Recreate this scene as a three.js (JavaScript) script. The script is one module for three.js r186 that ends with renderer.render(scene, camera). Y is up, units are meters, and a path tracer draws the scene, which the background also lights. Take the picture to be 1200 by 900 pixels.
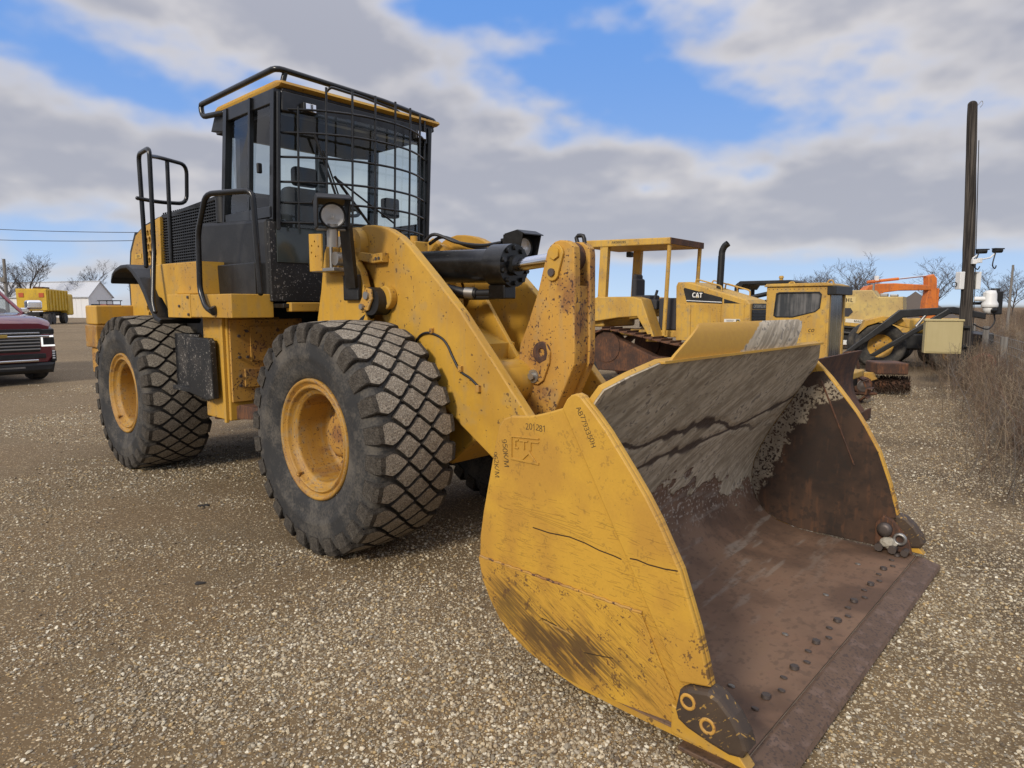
import * as THREE from 'three';
import { mergeGeometries, mergeVertices, toCreasedNormals } from 'three/addons/utils/BufferGeometryUtils.js';
import { RoundedBoxGeometry } from 'three/addons/geometries/RoundedBoxGeometry.js';

// ------------------------------------------------------------------ camera, sky, sun, exposure
const scene = new THREE.Scene();
const camera = new THREE.PerspectiveCamera(59.71, 4 / 3, 0.05, 2500);
camera.position.set(0, 1.668, 0);
camera.rotation.x = -0.1155;
const renderer = new THREE.WebGLRenderer({ antialias: true });
renderer.setSize(1024, 768);
renderer.toneMapping = THREE.LinearToneMapping;
renderer.toneMappingExposure = 1.05;
renderer.shadowMap.enabled = true;

let seed = 12345;
const rnd = () => { seed = (seed + 0x6D2B79F5) | 0; let t = Math.imul(seed ^ (seed >>> 15), 1 | seed); t = (t + Math.imul(t ^ (t >>> 7), 61 | t)) ^ t; return ((t ^ (t >>> 14)) >>> 0) / 4294967296; };
const rr = (a, b) => a + (b - a) * rnd();
const PERM = new Uint16Array(1024); for (let i = 0; i < 1024; i++) PERM[i] = Math.floor(rnd() * 1024);
const PV = new Float32Array(1024); for (let i = 0; i < 1024; i++) PV[i] = rnd();
const hsh = (x, y) => PV[PERM[(PERM[x & 1023] + y) & 1023]];
function vn(x, y, px = 1024, py = px) {      // value noise, tiles with period px, py
  const xi = Math.floor(x), yi = Math.floor(y), fx = x - xi, fy = y - yi;
  const sx = fx * fx * (3 - 2 * fx), sy = fy * fy * (3 - 2 * fy);
  let x0, x1, y0, y1;
  if (px === 1024) { x0 = xi & 1023; x1 = (xi + 1) & 1023; } else { x0 = xi % px; if (x0 < 0) x0 += px; x1 = x0 + 1 === px ? 0 : x0 + 1; }
  if (py === 1024) { y0 = yi & 1023; y1 = (yi + 1) & 1023; } else { y0 = yi % py; if (y0 < 0) y0 += py; y1 = y0 + 1 === py ? 0 : y0 + 1; }
  const a = hsh(x0, y0), b = hsh(x1, y0), c = hsh(x0, y1), d = hsh(x1, y1);
  return a + (b - a) * sx + (c - a) * sy + (a - b - c + d) * sx * sy;
}
function fbm(x, y, oct, p = 1024, q = p) { let s = 0, a = 0.5, n = 0; for (let i = 0; i < oct; i++) { s += a * vn(x, y, p, q); n += a; x = x * 2 + 17; y = y * 2 + 31; p *= 2; q *= 2; a *= 0.5; if (p > 1024) p = 1024; if (q > 1024) q = 1024; } return s / n; }
const clamp = (x, a = 0, b = 1) => Math.min(b, Math.max(a, x));
const sstep = (a, b, x) => { const t = clamp((x - a) / (b - a)); return t * t * (3 - 2 * t); };
const mix = (a, b, t) => a + (b - a) * t;
const mix3 = (a, b, t) => t <= 0 ? a : [mix(a[0], b[0], t), mix(a[1], b[1], t), mix(a[2], b[2], t)];

// broken stratocumulus: lit rims, grey-lilac bodies, blue gaps
const SKYW = 2048, SKYH = 1024;
{
  const data = new Float32Array(SKYW * SKYH * 4);
  const deg = Math.PI / 180;
  // open lanes (negative) and thick banks (positive): azimuth, elevation, half widths in degrees, weight
  const lanes = [
    [6, 18.5, 7.5, 2.6, -0.46], [-3, 22.5, 8, 1.6, -0.42], [13.5, 14.2, 5.5, 2.2, -0.46], [4.5, 13.6, 4, 1.1, -0.24], [19, 13.0, 4, 1.2, -0.2],
    [-27, 15.8, 8, 1.8, -0.20], [-36, 19, 6, 2.4, -0.12], [-30, 18.5, 14, 3, 0.06], [22, 16.5, 10, 1.6, -0.14], [33, 13, 9, 1.4, -0.12], [-1, 23.5, 12, 1.5, -0.14], [-22, 14, 8, 3, 0.10], [-33.5, 5.2, 7, 2.0, -0.50], [-37, 20, 4, 2.2, -0.16],
    [22, 1.8, 24, 1.5, -0.60], [38, 2.4, 18, 1.6, -0.60], [-8, 1.5, 16, 1.5, -0.5],
    [27, 18.5, 4, 1.2, -0.16], [36, 10.5, 4, 1.0, -0.12],
    [-7, 13.5, 9, 5, 0.36], [2, 10, 9, 2.4, 0.34], [16, 6.6, 24, 2.3, 0.40], [34, 7, 14, 4, 0.34], [24, 21.5, 12, 3.6, 0.30], [34, 16, 8, 4, 0.2], [-30, 10.5, 16, 2.6, 0.40], [-18, 22, 9, 4, 0.34], [-34, 22, 10, 2.5, 0.22], [-20, 6, 8, 3, 0.2],
  ];
  for (let j = 0; j < SKYH; j++) {
    const el = ((j + 0.5) / SKYH - 0.5) * Math.PI, sy = Math.sin(el), cy = Math.cos(el);
    for (let i = 0; i < SKYW; i++) {
      const th = ((i + 0.5) / SKYW - 0.5) * 2 * Math.PI, x = Math.cos(th) * cy, z = Math.sin(th) * cy;
      const o = (j * SKYW + i) * 4; let c;
      if (sy <= -0.01) c = [0.19, 0.17, 0.14];
      else {
        const e = Math.max(sy, 0), az = Math.atan2(x, -z) / deg, ed = el / deg;
        const k = 1 / (e + 0.16), X = x * k * 1.9 + 40, Z = z * k * 1.9 + 40;
        const warpA = fbm(X * 0.8 + 9, Z * 0.8, 3) - 0.5;
        let d = fbm(X + warpA * 1.6, Z + warpA * 1.2, 7) * 1.0 + 0.13;
        const fine = fbm(az * 0.16 + 50, ed * 0.42 + 20, 6);
        const crisp = fbm(az * 0.5 + 90, ed * 0.9 + 40, 5) - 0.5; d = d * 0.48 + fine * 0.62 + crisp * 0.22 - 0.045;
        for (const g of lanes) { let da = az - g[0]; const q = (da / g[2]) ** 2 + ((ed - g[1]) / g[3]) ** 2; if (q < 9) d += g[4] * Math.exp(-q); }
        const cov = sstep(0.27, 0.72, d), thick = sstep(0.50, 0.95, d);
        // clear air: deep blue above, pale by the horizon
        const h = Math.pow(1 - e, 5.5);
        let sky = mix3([0.115, 0.30, 0.74], [0.56, 0.72, 0.90], clamp(h));
        const puff = fbm(X * 2.3 + 3, Z * 2.3 + 8, 5) - 0.5;
        let cl = mix3([0.70, 0.665, 0.645], [0.40, 0.405, 0.455], clamp(thick + puff * 0.85));
        // far clouds near the horizon take the colour of the air
        cl = mix3(cl, [0.50, 0.53, 0.60], 0.45 * Math.pow(1 - e, 9));
        const lift = 1 + 1.3 * sstep(0.30, 1.0, e);            // cloud overhead is brighter than cloud by the horizon
        c = mix3(sky, [cl[0] * lift, cl[1] * lift, cl[2] * lift], cov * 0.93);
      }
      data[o] = c[0]; data[o + 1] = c[1]; data[o + 2] = c[2]; data[o + 3] = 1;
    }
  }
  const sky = new THREE.DataTexture(data, SKYW, SKYH, THREE.RGBAFormat, THREE.FloatType);
  sky.mapping = THREE.EquirectangularReflectionMapping; sky.magFilter = THREE.LinearFilter; sky.minFilter = THREE.LinearFilter; sky.needsUpdate = true;
  scene.background = sky; scene.environment = sky; scene.environmentIntensity = 1;
}
// low winter sun, veiled by cloud, from behind the camera's left shoulder
const sun = new THREE.DirectionalLight(new THREE.Color(1.0, 0.90, 0.76), 2.5);
sun.position.set(-17, 18, 22); sun.target.position.set(0, 0, -4);
sun.castShadow = true; sun.shadow.radius = 20; sun.shadow.mapSize.set(4096, 4096);
Object.assign(sun.shadow.camera, { left: -40, right: 40, top: 40, bottom: -40, near: 1, far: 140 });
scene.add(sun, sun.target);

// ------------------------------------------------------------------ helpers
const counts = {};
const numbered = (n) => { const k = counts[n] = (counts[n] ?? -1) + 1; return k ? n + '_' + String(k).padStart(3, '0') : n; };
function shade(o) { o.traverse((m) => { if (m.isMesh) { m.castShadow = true; m.receiveShadow = true; } }); return o; }
function tag(o, label, category, group, kind) { o.userData.label = label; o.userData.category = category; if (group) o.userData.group = group; if (kind) o.userData.kind = kind; return o; }
function thing(name, label, category, [x, y, z] = [0, 0, 0], yaw = 0, group) {
  const o = new THREE.Group(); o.name = numbered(name); o.position.set(x, y, z); o.rotation.y = -yaw * Math.PI / 180; scene.add(o); return tag(o, label, category, group);
}
function boxUV(g) {                         // texture coordinates in metres, from the face's own direction
  if (g.index) g = g.toNonIndexed();
  const p = g.attributes.position, n = p.count, uv = new Float32Array(n * 2), a = new THREE.Vector3(), b = new THREE.Vector3(), c = new THREE.Vector3();
  for (let i = 0; i < n; i += 3) {
    a.fromBufferAttribute(p, i); b.fromBufferAttribute(p, i + 1); c.fromBufferAttribute(p, i + 2);
    const nx = Math.abs((b.y - a.y) * (c.z - a.z) - (b.z - a.z) * (c.y - a.y)), ny = Math.abs((b.z - a.z) * (c.x - a.x) - (b.x - a.x) * (c.z - a.z)), nz = Math.abs((b.x - a.x) * (c.y - a.y) - (b.y - a.y) * (c.x - a.x));
    for (let k = 0; k < 3; k++) { const q = i + k, X = p.getX(q), Y = p.getY(q), Z = p.getZ(q);
      if (nx >= ny && nx >= nz) { uv[2 * q] = Z + 0.37; uv[2 * q + 1] = Y; } else if (ny >= nz) { uv[2 * q] = X; uv[2 * q + 1] = Z + 0.71; } else { uv[2 * q] = X; uv[2 * q + 1] = Y; } }
  }
  g.setAttribute('uv', new THREE.BufferAttribute(uv, 2)); return g;
}
function clean(g) { g = g.index ? g.toNonIndexed() : g; for (const k of Object.keys(g.attributes)) if (!['position', 'normal', 'uv'].includes(k)) g.deleteAttribute(k); if (!g.attributes.normal) g.computeVertexNormals(); if (!g.attributes.uv) g.setAttribute('uv', new THREE.BufferAttribute(new Float32Array(g.attributes.position.count * 2), 2)); return g; }
function part(parent, name, geos, mat, keepUV) {
  let list = (Array.isArray(geos) ? geos : [geos]).map((g) => clean(g));
  let g = list.length > 1 ? mergeGeometries(list) : list[0];
  if (!keepUV) g = boxUV(g);
  const m = new THREE.Mesh(g, mat); m.name = name; m.castShadow = m.receiveShadow = true; parent.add(m); return m;
}
const top = (name, geos, mat, label, cat, group, kind, keepUV) => tag(part(scene, numbered(name), geos, mat, keepUV), label, cat, group, kind);
function shapeOf(pts) { const s = new THREE.Shape(); pts.forEach((p, i) => i ? s.lineTo(p[0], p[1]) : s.moveTo(p[0], p[1])); return s; }
function circlePts(x, y, r, n = 20) { return Array.from({ length: n }, (_, i) => [x + r * Math.cos(i / n * 6.2831853), y + r * Math.sin(i / n * 6.2831853)]); }
function ext(pts, z0, z1, b = 0.006, holes = []) {      // outline in (x, y), from z0 to z1
  const s = pts.isShape ? pts : shapeOf(pts); for (const h of holes) s.holes.push(new THREE.Path(h.map((p) => new THREE.Vector2(p[0], p[1]))));
  const d = z1 - z0; b = Math.min(b, d * 0.4);
  const g = new THREE.ExtrudeGeometry(s, { depth: d - 2 * b, bevelEnabled: b > 0, bevelThickness: b, bevelSize: b, bevelOffset: -b, bevelSegments: 2, curveSegments: 12 });
  g.translate(0, 0, z0 + b); return g;
}
function box(x0, x1, y0, y1, z0, z1, r = 0.008) {
  const g = new RoundedBoxGeometry(x1 - x0, y1 - y0, z1 - z0, 2, Math.min(r, 0.45 * Math.min(x1 - x0, y1 - y0, z1 - z0)));
  g.translate((x0 + x1) / 2, (y0 + y1) / 2, (z0 + z1) / 2); return g;
}
const V = (a) => new THREE.Vector3(a[0], a[1], a[2]);
function rod(a, b, r, r2 = r, seg = 14) {
  const A = V(a), B = V(b), d = B.clone().sub(A), L = d.length(), g = new THREE.CylinderGeometry(r2, r, L, seg);
  g.applyQuaternion(new THREE.Quaternion().setFromUnitVectors(new THREE.Vector3(0, 1, 0), d.normalize())); g.translate((A.x + B.x) / 2, (A.y + B.y) / 2, (A.z + B.z) / 2); return g;
}
function tube(pts, r, seg = 0, rad = 10, tension = 0.5) { const c = new THREE.CatmullRomCurve3(pts.map(V), false, 'catmullrom', tension); return new THREE.TubeGeometry(c, seg || pts.length * 6, r, rad, false); }
function bentTube(pts, r, fillet = 0.08, rad = 10) {    // straight runs with rounded bends, ends capped by the runs themselves
  const P = pts.map(V), path = new THREE.CurvePath(); let prev = P[0];
  for (let i = 1; i < P.length - 1; i++) { const d0 = P[i].clone().sub(prev), d1 = P[i + 1].clone().sub(P[i]), f = Math.min(fillet, d0.length() * 0.48, d1.length() * 0.48);
    const a = P[i].clone().addScaledVector(d0.normalize(), -f), b = P[i].clone().addScaledVector(d1.normalize(), f);
    path.add(new THREE.LineCurve3(prev, a)); path.add(new THREE.QuadraticBezierCurve3(a, P[i], b)); prev = b; }
  path.add(new THREE.LineCurve3(prev, P[P.length - 1]));
  const L = path.getLength(); const g = new THREE.TubeGeometry(path, Math.max(8, Math.min(160, Math.round(L / 0.03))), r, rad, false);
  const c0 = new THREE.SphereGeometry(r, rad, 6); c0.translate(...pts[0]); const c1 = new THREE.SphereGeometry(r, rad, 6); c1.translate(...pts[pts.length - 1]);
  return mergeGeometries([clean(g), clean(c0), clean(c1)]);
}
function lathe(prof, seg = 48) { const g = new THREE.LatheGeometry(prof.map((p) => new THREE.Vector2(p[0], p[1])), seg); g.rotateX(Math.PI / 2); return g; }   // prof: (radius, axial); axis becomes +z
function move(g, x, y, z) { g.translate(x, y, z); return g; }

// ------------------------------------------------------------------ textures
const lin2s = (c) => c <= 0.0031308 ? c * 12.92 : 1.055 * Math.pow(c, 1 / 2.4) - 0.055;
const TT = {}; function tex(w, h, fn, metres = 1, srgb = true, metresY = metres) {       // fn(u, v) -> linear rgb
  const d = new Uint8Array(w * h * 4);
  for (let j = 0; j < h; j++) for (let i = 0; i < w; i++) { const c = fn(i / w, j / h, i, j), o = (j * w + i) * 4; for (let k = 0; k < 3; k++) d[o + k] = clamp(srgb ? lin2s(clamp(c[k])) : c[k]) * 255; d[o + 3] = 255; }
  const t = new THREE.DataTexture(d, w, h, THREE.RGBAFormat); t.wrapS = t.wrapT = THREE.RepeatWrapping; t.magFilter = THREE.LinearFilter; t.minFilter = THREE.LinearMipmapLinearFilter; t.generateMipmaps = true;
  if (srgb) t.colorSpace = THREE.SRGBColorSpace; t.repeat.set(1 / metres, 1 / metresY); t.needsUpdate = true; return t;
}
function canvas(w, h, draw) { const c = document.createElement('canvas'); c.width = w; c.height = h; const g = c.getContext('2d'); draw(g, w, h); return c; }
function ctex(c) { const t = new THREE.CanvasTexture(c); t.colorSpace = THREE.SRGBColorSpace; t.anisotropy = 8; return t; }
const std = (o) => new THREE.MeshStandardMaterial(o);
const col = (r, g, b) => new THREE.Color().setRGB(r, g, b);

const YEL = [0.54, 0.305, 0.036];
function paintTex(base, wear, chips, dust, size = 1024, metres = 2, stain = 0) {
  return tex(size, size, (u, v) => {
    const n = fbm(u * 6, v * 6, 5, 6), m = fbm(u * 24 + 3, v * 24, 4, 24), f = fbm(u * 96, v * 96 + 5, 3, 96), st = fbm(u * 60, v * 5 + 9, 4, 60, 5);
    let c = mix3(base, [base[0] * 0.80, base[1] * 0.77, base[2] * 0.9], sstep(0.35, 0.75, n));
    c = mix3(c, [0.30, 0.23, 0.13], dust * (0.35 * sstep(0.5, 0.8, st) + 0.5 * sstep(0.55, 0.8, m)));
    const ch = sstep(0.745 - chips * 0.12, 0.775 - chips * 0.12, f * 0.62 + m * 0.20 + n * 0.18 + 0.06);
    c = mix3(c, mix3([0.11, 0.05, 0.025], [0.045, 0.03, 0.022], m), ch * wear);
    if (stain) { const p = fbm(u * 150 + 8, v * 150, 2, 150), q = fbm(u * 9 + 4, v * 9 + 7, 5, 9); c = mix3(c, [0.20, 0.085, 0.035], stain * 0.75 * sstep(0.52, 0.72, q)); c = mix3(c, [0.07, 0.035, 0.022], stain * sstep(0.70, 0.76, p * 0.72 + q * 0.28 + 0.04)); }
    const sp = (f - 0.5) * 0.10; return [c[0] * (1 + sp), c[1] * (1 + sp), c[2]];
  }, metres);
}
const T = {};
T.yellow = paintTex(YEL, 0.75, 0.10, 0.5);
T.worn = paintTex([0.51, 0.275, 0.045], 0.9, 0.25, 0.7, 1024, 2, 1);
T.rim = paintTex([0.44, 0.235, 0.034], 0.85, 0.10, 1.1, 512, 1.2, 0.55);
T.oldYellow = paintTex([0.56, 0.335, 0.055], 0.6, 0.2, 0.9, 512, 2);
T.roughPaint = tex(512, 512, (u, v) => { const g = 0.36 + 0.3 * fbm(u * 10, v * 10, 5, 10) + 0.12 * fbm(u * 60, v * 60, 2, 60); return [g, g, g]; }, 1.3, false);
T.black = tex(512, 512, (u, v) => { const n = fbm(u * 8, v * 8, 5, 8), f = fbm(u * 120, v * 120, 2, 120); const b = 0.006 + 0.011 * sstep(0.45, 0.8, n) + 0.008 * sstep(0.6, 0.8, f); return [b, b * 0.99, b * 0.97]; }, 1.1);
T.splash = tex(1024, 1024, (u, v) => {
  const n = fbm(u * 5, v * 5, 4, 5), f = fbm(u * 64 + 2, v * 64, 3, 64), g = fbm(u * 130, v * 130 + 4, 2, 130); const b = 0.006 + 0.010 * n; let c = [b, b, b];
  const s = Math.max(sstep(0.77, 0.81, f + (n - 0.5) * 0.35), sstep(0.80, 0.84, g + (n - 0.5) * 0.3)); return mix3(mix3(c, [0.07, 0.06, 0.05], 0.5 * sstep(0.5, 0.8, n)), [0.30, 0.28, 0.25], s * 0.8); }, 1.2);
T.rust = tex(512, 512, (u, v) => { const n = fbm(u * 6, v * 6, 6, 6), s = fbm(u * 90, v * 12, 4, 90, 12), m = fbm(u * 60, v * 60, 3, 60); return mix3(mix3([0.050, 0.028, 0.02], [0.105, 0.047, 0.025], sstep(0.3, 0.7, n * 0.6 + m * 0.4)), [0.22, 0.09, 0.033], 0.6 * sstep(0.52, 0.74, s * 0.7 + n * 0.3)); }, 0.9);
T.rubber = tex(512, 512, (u, v) => { const n = fbm(u * 5, v * 5, 5, 5), f = fbm(u * 70, v * 70, 3, 70); const d = sstep(0.35, 0.75, n * 0.7 + f * 0.3); return mix3([0.024, 0.024, 0.024], [0.105, 0.093, 0.076], d); }, 0.7);
T.tread = tex(512, 512, (u, v) => { const n = fbm(u * 7, v * 7, 4, 7), f = fbm(u * 90, v * 90, 3, 90), g = fbm(u * 48 + 7, v * 48, 2, 48); let c = mix3([0.17, 0.142, 0.105], [0.33, 0.285, 0.22], n); c = mix3(c, [0.06, 0.052, 0.044], 0.8 * sstep(0.54, 0.68, f)); return mix3(c, [0.40, 0.36, 0.29], 0.7 * sstep(0.60, 0.72, g)); }, 0.4);
T.treadBump = tex(512, 512, (u, v) => { const f = fbm(u * 60, v * 60, 4, 60); return [f, f, f]; }, 0.4, false);
T.wood = tex(256, 1024, (u, v) => { const s = fbm(u * 40, v * 3, 5, 40, 3), n = fbm(u * 6, v * 6 + 3, 4, 6); return mix3([0.018, 0.014, 0.012], [0.10, 0.085, 0.07], sstep(0.38, 0.8, s * 0.8 + n * 0.3)); }, 0.8, true, 3);
T.greyWood = tex(256, 512, (u, v) => { const s = fbm(u * 30, v * 3, 5, 30, 3); return mix3([0.09, 0.08, 0.07], [0.30, 0.28, 0.25], s); }, 0.5, true, 1.5);

const M = {
  yellow: std({ map: T.yellow, roughness: 1, roughnessMap: T.roughPaint }),
  worn: std({ map: T.worn, roughness: 0.72 }),
  rim: std({ map: T.rim, roughness: 0.6 }),
  oldYellow: std({ map: T.oldYellow, roughness: 0.62 }),
  black: std({ map: T.black, roughness: 0.48 }),
  blackGloss: std({ map: T.black, roughness: 0.28 }),
  splash: std({ map: T.splash, roughness: 0.6 }),
  rust: std({ map: T.rust, roughness: 0.85 }),
  rubber: std({ map: T.rubber, roughness: 0.82 }),
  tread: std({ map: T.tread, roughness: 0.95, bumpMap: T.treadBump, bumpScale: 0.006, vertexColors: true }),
  hose: std({ color: col(0.014, 0.014, 0.015), roughness: 0.5 }),
  chrome: std({ color: col(0.72, 0.72, 0.74), roughness: 0.14, metalness: 1 }),
  steel: std({ color: col(0.34, 0.33, 0.31), roughness: 0.42, metalness: 0.8 }),
  wear: std({ color: col(0.12, 0.10, 0.09), roughness: 0.5, metalness: 0.6 }),
  glass: new THREE.MeshPhysicalMaterial({ color: col(0.84, 0.91, 0.91), roughness: 0.02, transmission: 1, thickness: 0, ior: 1.5 }),
  tint: new THREE.MeshPhysicalMaterial({ color: col(0.66, 0.72, 0.75), roughness: 0.03, transmission: 1, thickness: 0, ior: 1.5 }),
  lens: new THREE.MeshPhysicalMaterial({ color: col(0.95, 0.95, 0.95), roughness: 0.08, transmission: 1, thickness: 0, ior: 1.5 }),
  mirror: std({ color: col(0.9, 0.9, 0.9), roughness: 0.12, metalness: 1 }),
  white: std({ color: col(0.72, 0.72, 0.70), roughness: 0.45 }),
  interior: std({ color: col(0.035, 0.035, 0.04), roughness: 0.8 }),
  lug: std({ map: tex(512, 512, (u, v) => { const n = fbm(u * 6, v * 6, 5, 6), s = fbm((u + v) * 8, (v - u) * 40 + 40, 4), m = fbm(u * 40, v * 40, 3, 40); let c = mix3([0.035, 0.024, 0.017], [0.085, 0.055, 0.033], n); return mix3(c, [0.36, 0.21, 0.045], 0.85 * sstep(0.70, 0.78, s * 0.75 + m * 0.3)); }, 0.4), roughness: 0.6 }),
  wood: std({ map: T.wood, roughness: 0.95, bumpMap: T.wood, bumpScale: 0.012 }),
  greyWood: std({ map: T.greyWood, roughness: 0.95 }),
};
function decal(parent, name, w, h, draw, pos, rot = [0, 0, 0], px = 256, rough = 0.5) {     // flat print on a thin plate
  const c = canvas(px, Math.max(8, Math.round(px * h / w)), draw), m = std({ map: ctex(c), roughness: rough });
  const g = new THREE.BoxGeometry(w, h, 0.003), mesh = new THREE.Mesh(g, m);
  mesh.name = name; mesh.position.set(...pos); mesh.rotation.set(...rot); mesh.castShadow = mesh.receiveShadow = true; parent.add(mesh); return mesh;
}

// ------------------------------------------------------------------ the wheel loader (x forward, z towards its right side)
const loader = thing('wheel_loader', 'big yellow wheel loader with black caged cab and its wide bucket resting on the gravel', 'wheel loader', [-0.5675, 0, -5.280], 42.3);

// --- wheels
const TYRE = { R: 0.80 };
function treadProf(v) { const a = Math.abs(v), s = Math.sign(v) || 1; if (a <= 0.285) return [v, 0.80 - 0.014 * (a / 0.285) ** 2]; const t = a - 0.285, k = clamp(t / 0.06); return [s * (0.285 + 0.038 * Math.sin(k * Math.PI / 2)), 0.786 - 0.02 * (1 - Math.cos(k * Math.PI / 2)) - Math.max(0, t - 0.02) * 0.92]; }
function blockGeo(st, depth = 0.032) {         // st: [v, half width] along the profile; a lofted rubber block
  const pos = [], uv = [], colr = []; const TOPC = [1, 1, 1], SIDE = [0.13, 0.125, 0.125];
  const P = (v, s, dn) => { const e = 1e-3, a = treadProf(v - e), b = treadProf(v + e), q = treadProf(v); let tz = b[0] - a[0], tr = b[1] - a[1]; const L = Math.hypot(tz, tr); const nz = -tr / L, nr = tz / L; const z = q[0] - nz * dn, r = q[1] - nr * dn, th = s / 0.8; return [Math.sin(th) * r, Math.cos(th) * r, z]; };
  const quad = (a, b, c, d, ca, ua) => { for (const i of [0, 1, 2, 0, 2, 3]) { pos.push(...[a, b, c, d][i]); colr.push(...ca); uv.push(...ua[i]); } };
  const N = st.length, ch = 0.007;
  for (let i = 0; i < N - 1; i++) {
    const [v0, w0] = st[i], [v1, w1] = st[i + 1]; const U = (v, s) => [s + 0.2, v + 0.5];
    const w0i = Math.max(w0 - ch, 0.002), w1i = Math.max(w1 - ch, 0.002);
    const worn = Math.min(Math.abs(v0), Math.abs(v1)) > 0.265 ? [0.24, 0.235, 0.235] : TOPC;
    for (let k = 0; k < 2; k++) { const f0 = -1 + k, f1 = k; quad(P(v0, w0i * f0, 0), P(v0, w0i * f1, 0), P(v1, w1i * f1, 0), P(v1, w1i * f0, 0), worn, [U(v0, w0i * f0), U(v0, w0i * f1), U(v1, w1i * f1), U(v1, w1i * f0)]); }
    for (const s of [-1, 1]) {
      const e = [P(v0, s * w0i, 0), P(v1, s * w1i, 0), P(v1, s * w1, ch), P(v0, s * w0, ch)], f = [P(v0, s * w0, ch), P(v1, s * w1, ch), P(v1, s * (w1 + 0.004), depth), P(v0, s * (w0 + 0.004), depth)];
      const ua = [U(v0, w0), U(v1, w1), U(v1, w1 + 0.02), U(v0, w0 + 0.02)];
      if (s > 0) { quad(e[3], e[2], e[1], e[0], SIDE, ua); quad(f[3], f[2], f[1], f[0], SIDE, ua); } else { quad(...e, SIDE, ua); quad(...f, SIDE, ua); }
    }
  }
  for (const [i, s] of [[0, -1], [N - 1, 1]]) { const [v, w] = st[i]; const q = [P(v, -w, 0), P(v, w, 0), P(v, w, depth), P(v, -w, depth)]; const ua = [[0, 0], [w, 0], [w, 0.03], [0, 0.03]]; s < 0 ? quad(q[3], q[2], q[1], q[0], SIDE, ua) : quad(...q, SIDE, ua); }
  const g = new THREE.BufferGeometry(); g.setAttribute('position', new THREE.Float32BufferAttribute(pos, 3)); g.setAttribute('uv', new THREE.Float32BufferAttribute(uv, 2)); g.setAttribute('color', new THREE.Float32BufferAttribute(colr, 3)); g.computeVertexNormals(); return g;
}
const NP = 26, PITCH = 2 * Math.PI * 0.8 / NP, gw = 0.0135;
const rhomb = (c) => { const H = 0.098, st = []; for (const [f, w] of [[-0.88, 0.12], [-0.5, 0.5], [-0.12, 0.86], [0.12, 0.86], [0.5, 0.5], [0.88, 0.12]]) st.push([c + f * H, Math.max(w * PITCH * 0.5 - gw * 0.72, 0.008)]); return st; };
const shoulder = (s) => { const st = [[0.112, 0.010], [0.15, 0.040], [0.185, 0.066], [0.215, 0.078], [0.245, 0.070], [0.268, 0.062], [0.30, 0.060], [0.33, 0.062], [0.37, 0.064], [0.42, 0.062]].map(([v, w]) => [v * s, w]); return s > 0 ? st : st.reverse(); };
const blockGeos = [rhomb(0.0), rhomb(0.098), rhomb(-0.098), shoulder(1), shoulder(-1)].map((s) => blockGeo(s));
const tyreGeo = lathe([[0.40, 0.235], [0.412, 0.262], [0.43, 0.283], [0.465, 0.298], [0.50, 0.306], [0.53, 0.309], [0.545, 0.318], [0.575, 0.324], [0.585, 0.319], [0.64, 0.319], [0.69, 0.310], [0.735, 0.293], [0.758, 0.27], [0.768, 0.22], [0.772, 0], [0.768, -0.22], [0.758, -0.27], [0.735, -0.293], [0.69, -0.310], [0.64, -0.318], [0.53, -0.309], [0.43, -0.283], [0.40, -0.235]], 96);
const rimGeo = lathe([[0.395, 0.22], [0.412, 0.255], [0.416, 0.272], [0.41, 0.286], [0.398, 0.289], [0.388, 0.280], [0.378, 0.258], [0.366, 0.256], [0.362, 0.272], [0.352, 0.275], [0.345, 0.262], [0.340, 0.238], [0.326, 0.235], [0.322, 0.224], [0.308, 0.222], [0.300, 0.205], [0.296, 0.10], [0.290, 0.005], [0.272, -0.03], [0.19, -0.045]], 72);
const hubGeo = lathe([[0.20, -0.06], [0.20, 0.005], [0.18, 0.02], [0.155, 0.025], [0.15, 0.07], [0.12, 0.09], [0.06, 0.095], [0.0, 0.095]], 40);
const nutGeo = (() => { const g = new THREE.CylinderGeometry(0.017, 0.018, 0.035, 6); g.rotateX(Math.PI / 2); return clean(g); })();
const rubUV = (g) => boxUV(clean(g.clone()));
const tyreG = rubUV(tyreGeo), rimG = rubUV(rimGeo), hubG = rubUV(hubGeo);
function wheel(x, z, side, turn, singly) {
  const w = new THREE.Group(); w.name = 'wheel'; w.position.set(x, 0.776, z); if (side < 0) w.rotation.y = Math.PI; loader.add(w);
  const add = (n, g, m) => { const o = new THREE.Mesh(g, m); o.name = n; o.castShadow = o.receiveShadow = true; w.add(o); return o; };
  const ty = add('tyre', tyreG, M.rubber); ty.rotation.z = turn; add('rim', rimG, M.rim).rotation.z = turn; add('hub', hubG, M.worn);
  for (let i = 0; i < 16; i++) { const a = i / 16 * 6.283; const n = add('wheel_nut', nutGeo, M.rust); n.position.set(0.237 * Math.cos(a), 0.237 * Math.sin(a), -0.025); }
  add('valve', rubUV(mergeGeometries([rod([0.33, -0.05, 0.26], [0.345, -0.03, 0.285], 0.01), move(new THREE.BoxGeometry(0.03, 0.02, 0.03), 0.335, -0.045, 0.268)].map(clean))), M.worn).rotation.z = -2.1;
  const all = [];
  blockGeos.forEach((g, r) => { const off = (r === 1 || r === 2) ? 0.5 : 0; for (let k = 0; k < NP; k++) { const a = turn + (k + off) / NP * 2 * Math.PI; if (singly) add('tread_block', g, M.tread).rotation.z = a; else { const c = g.clone(); c.rotateZ(a); all.push(c); } } });
  if (!singly) { const m = add('tread', mergeGeometries(all), M.tread); m.userData.kind = 'stuff'; }
}
wheel(0, 0.870, 1, 0.05, true); wheel(-3.63, 0.870, 1, 0.13, true); wheel(0, -0.870, -1, 0.1, false); wheel(-3.63, -0.870, -1, 0.0, false);

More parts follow.
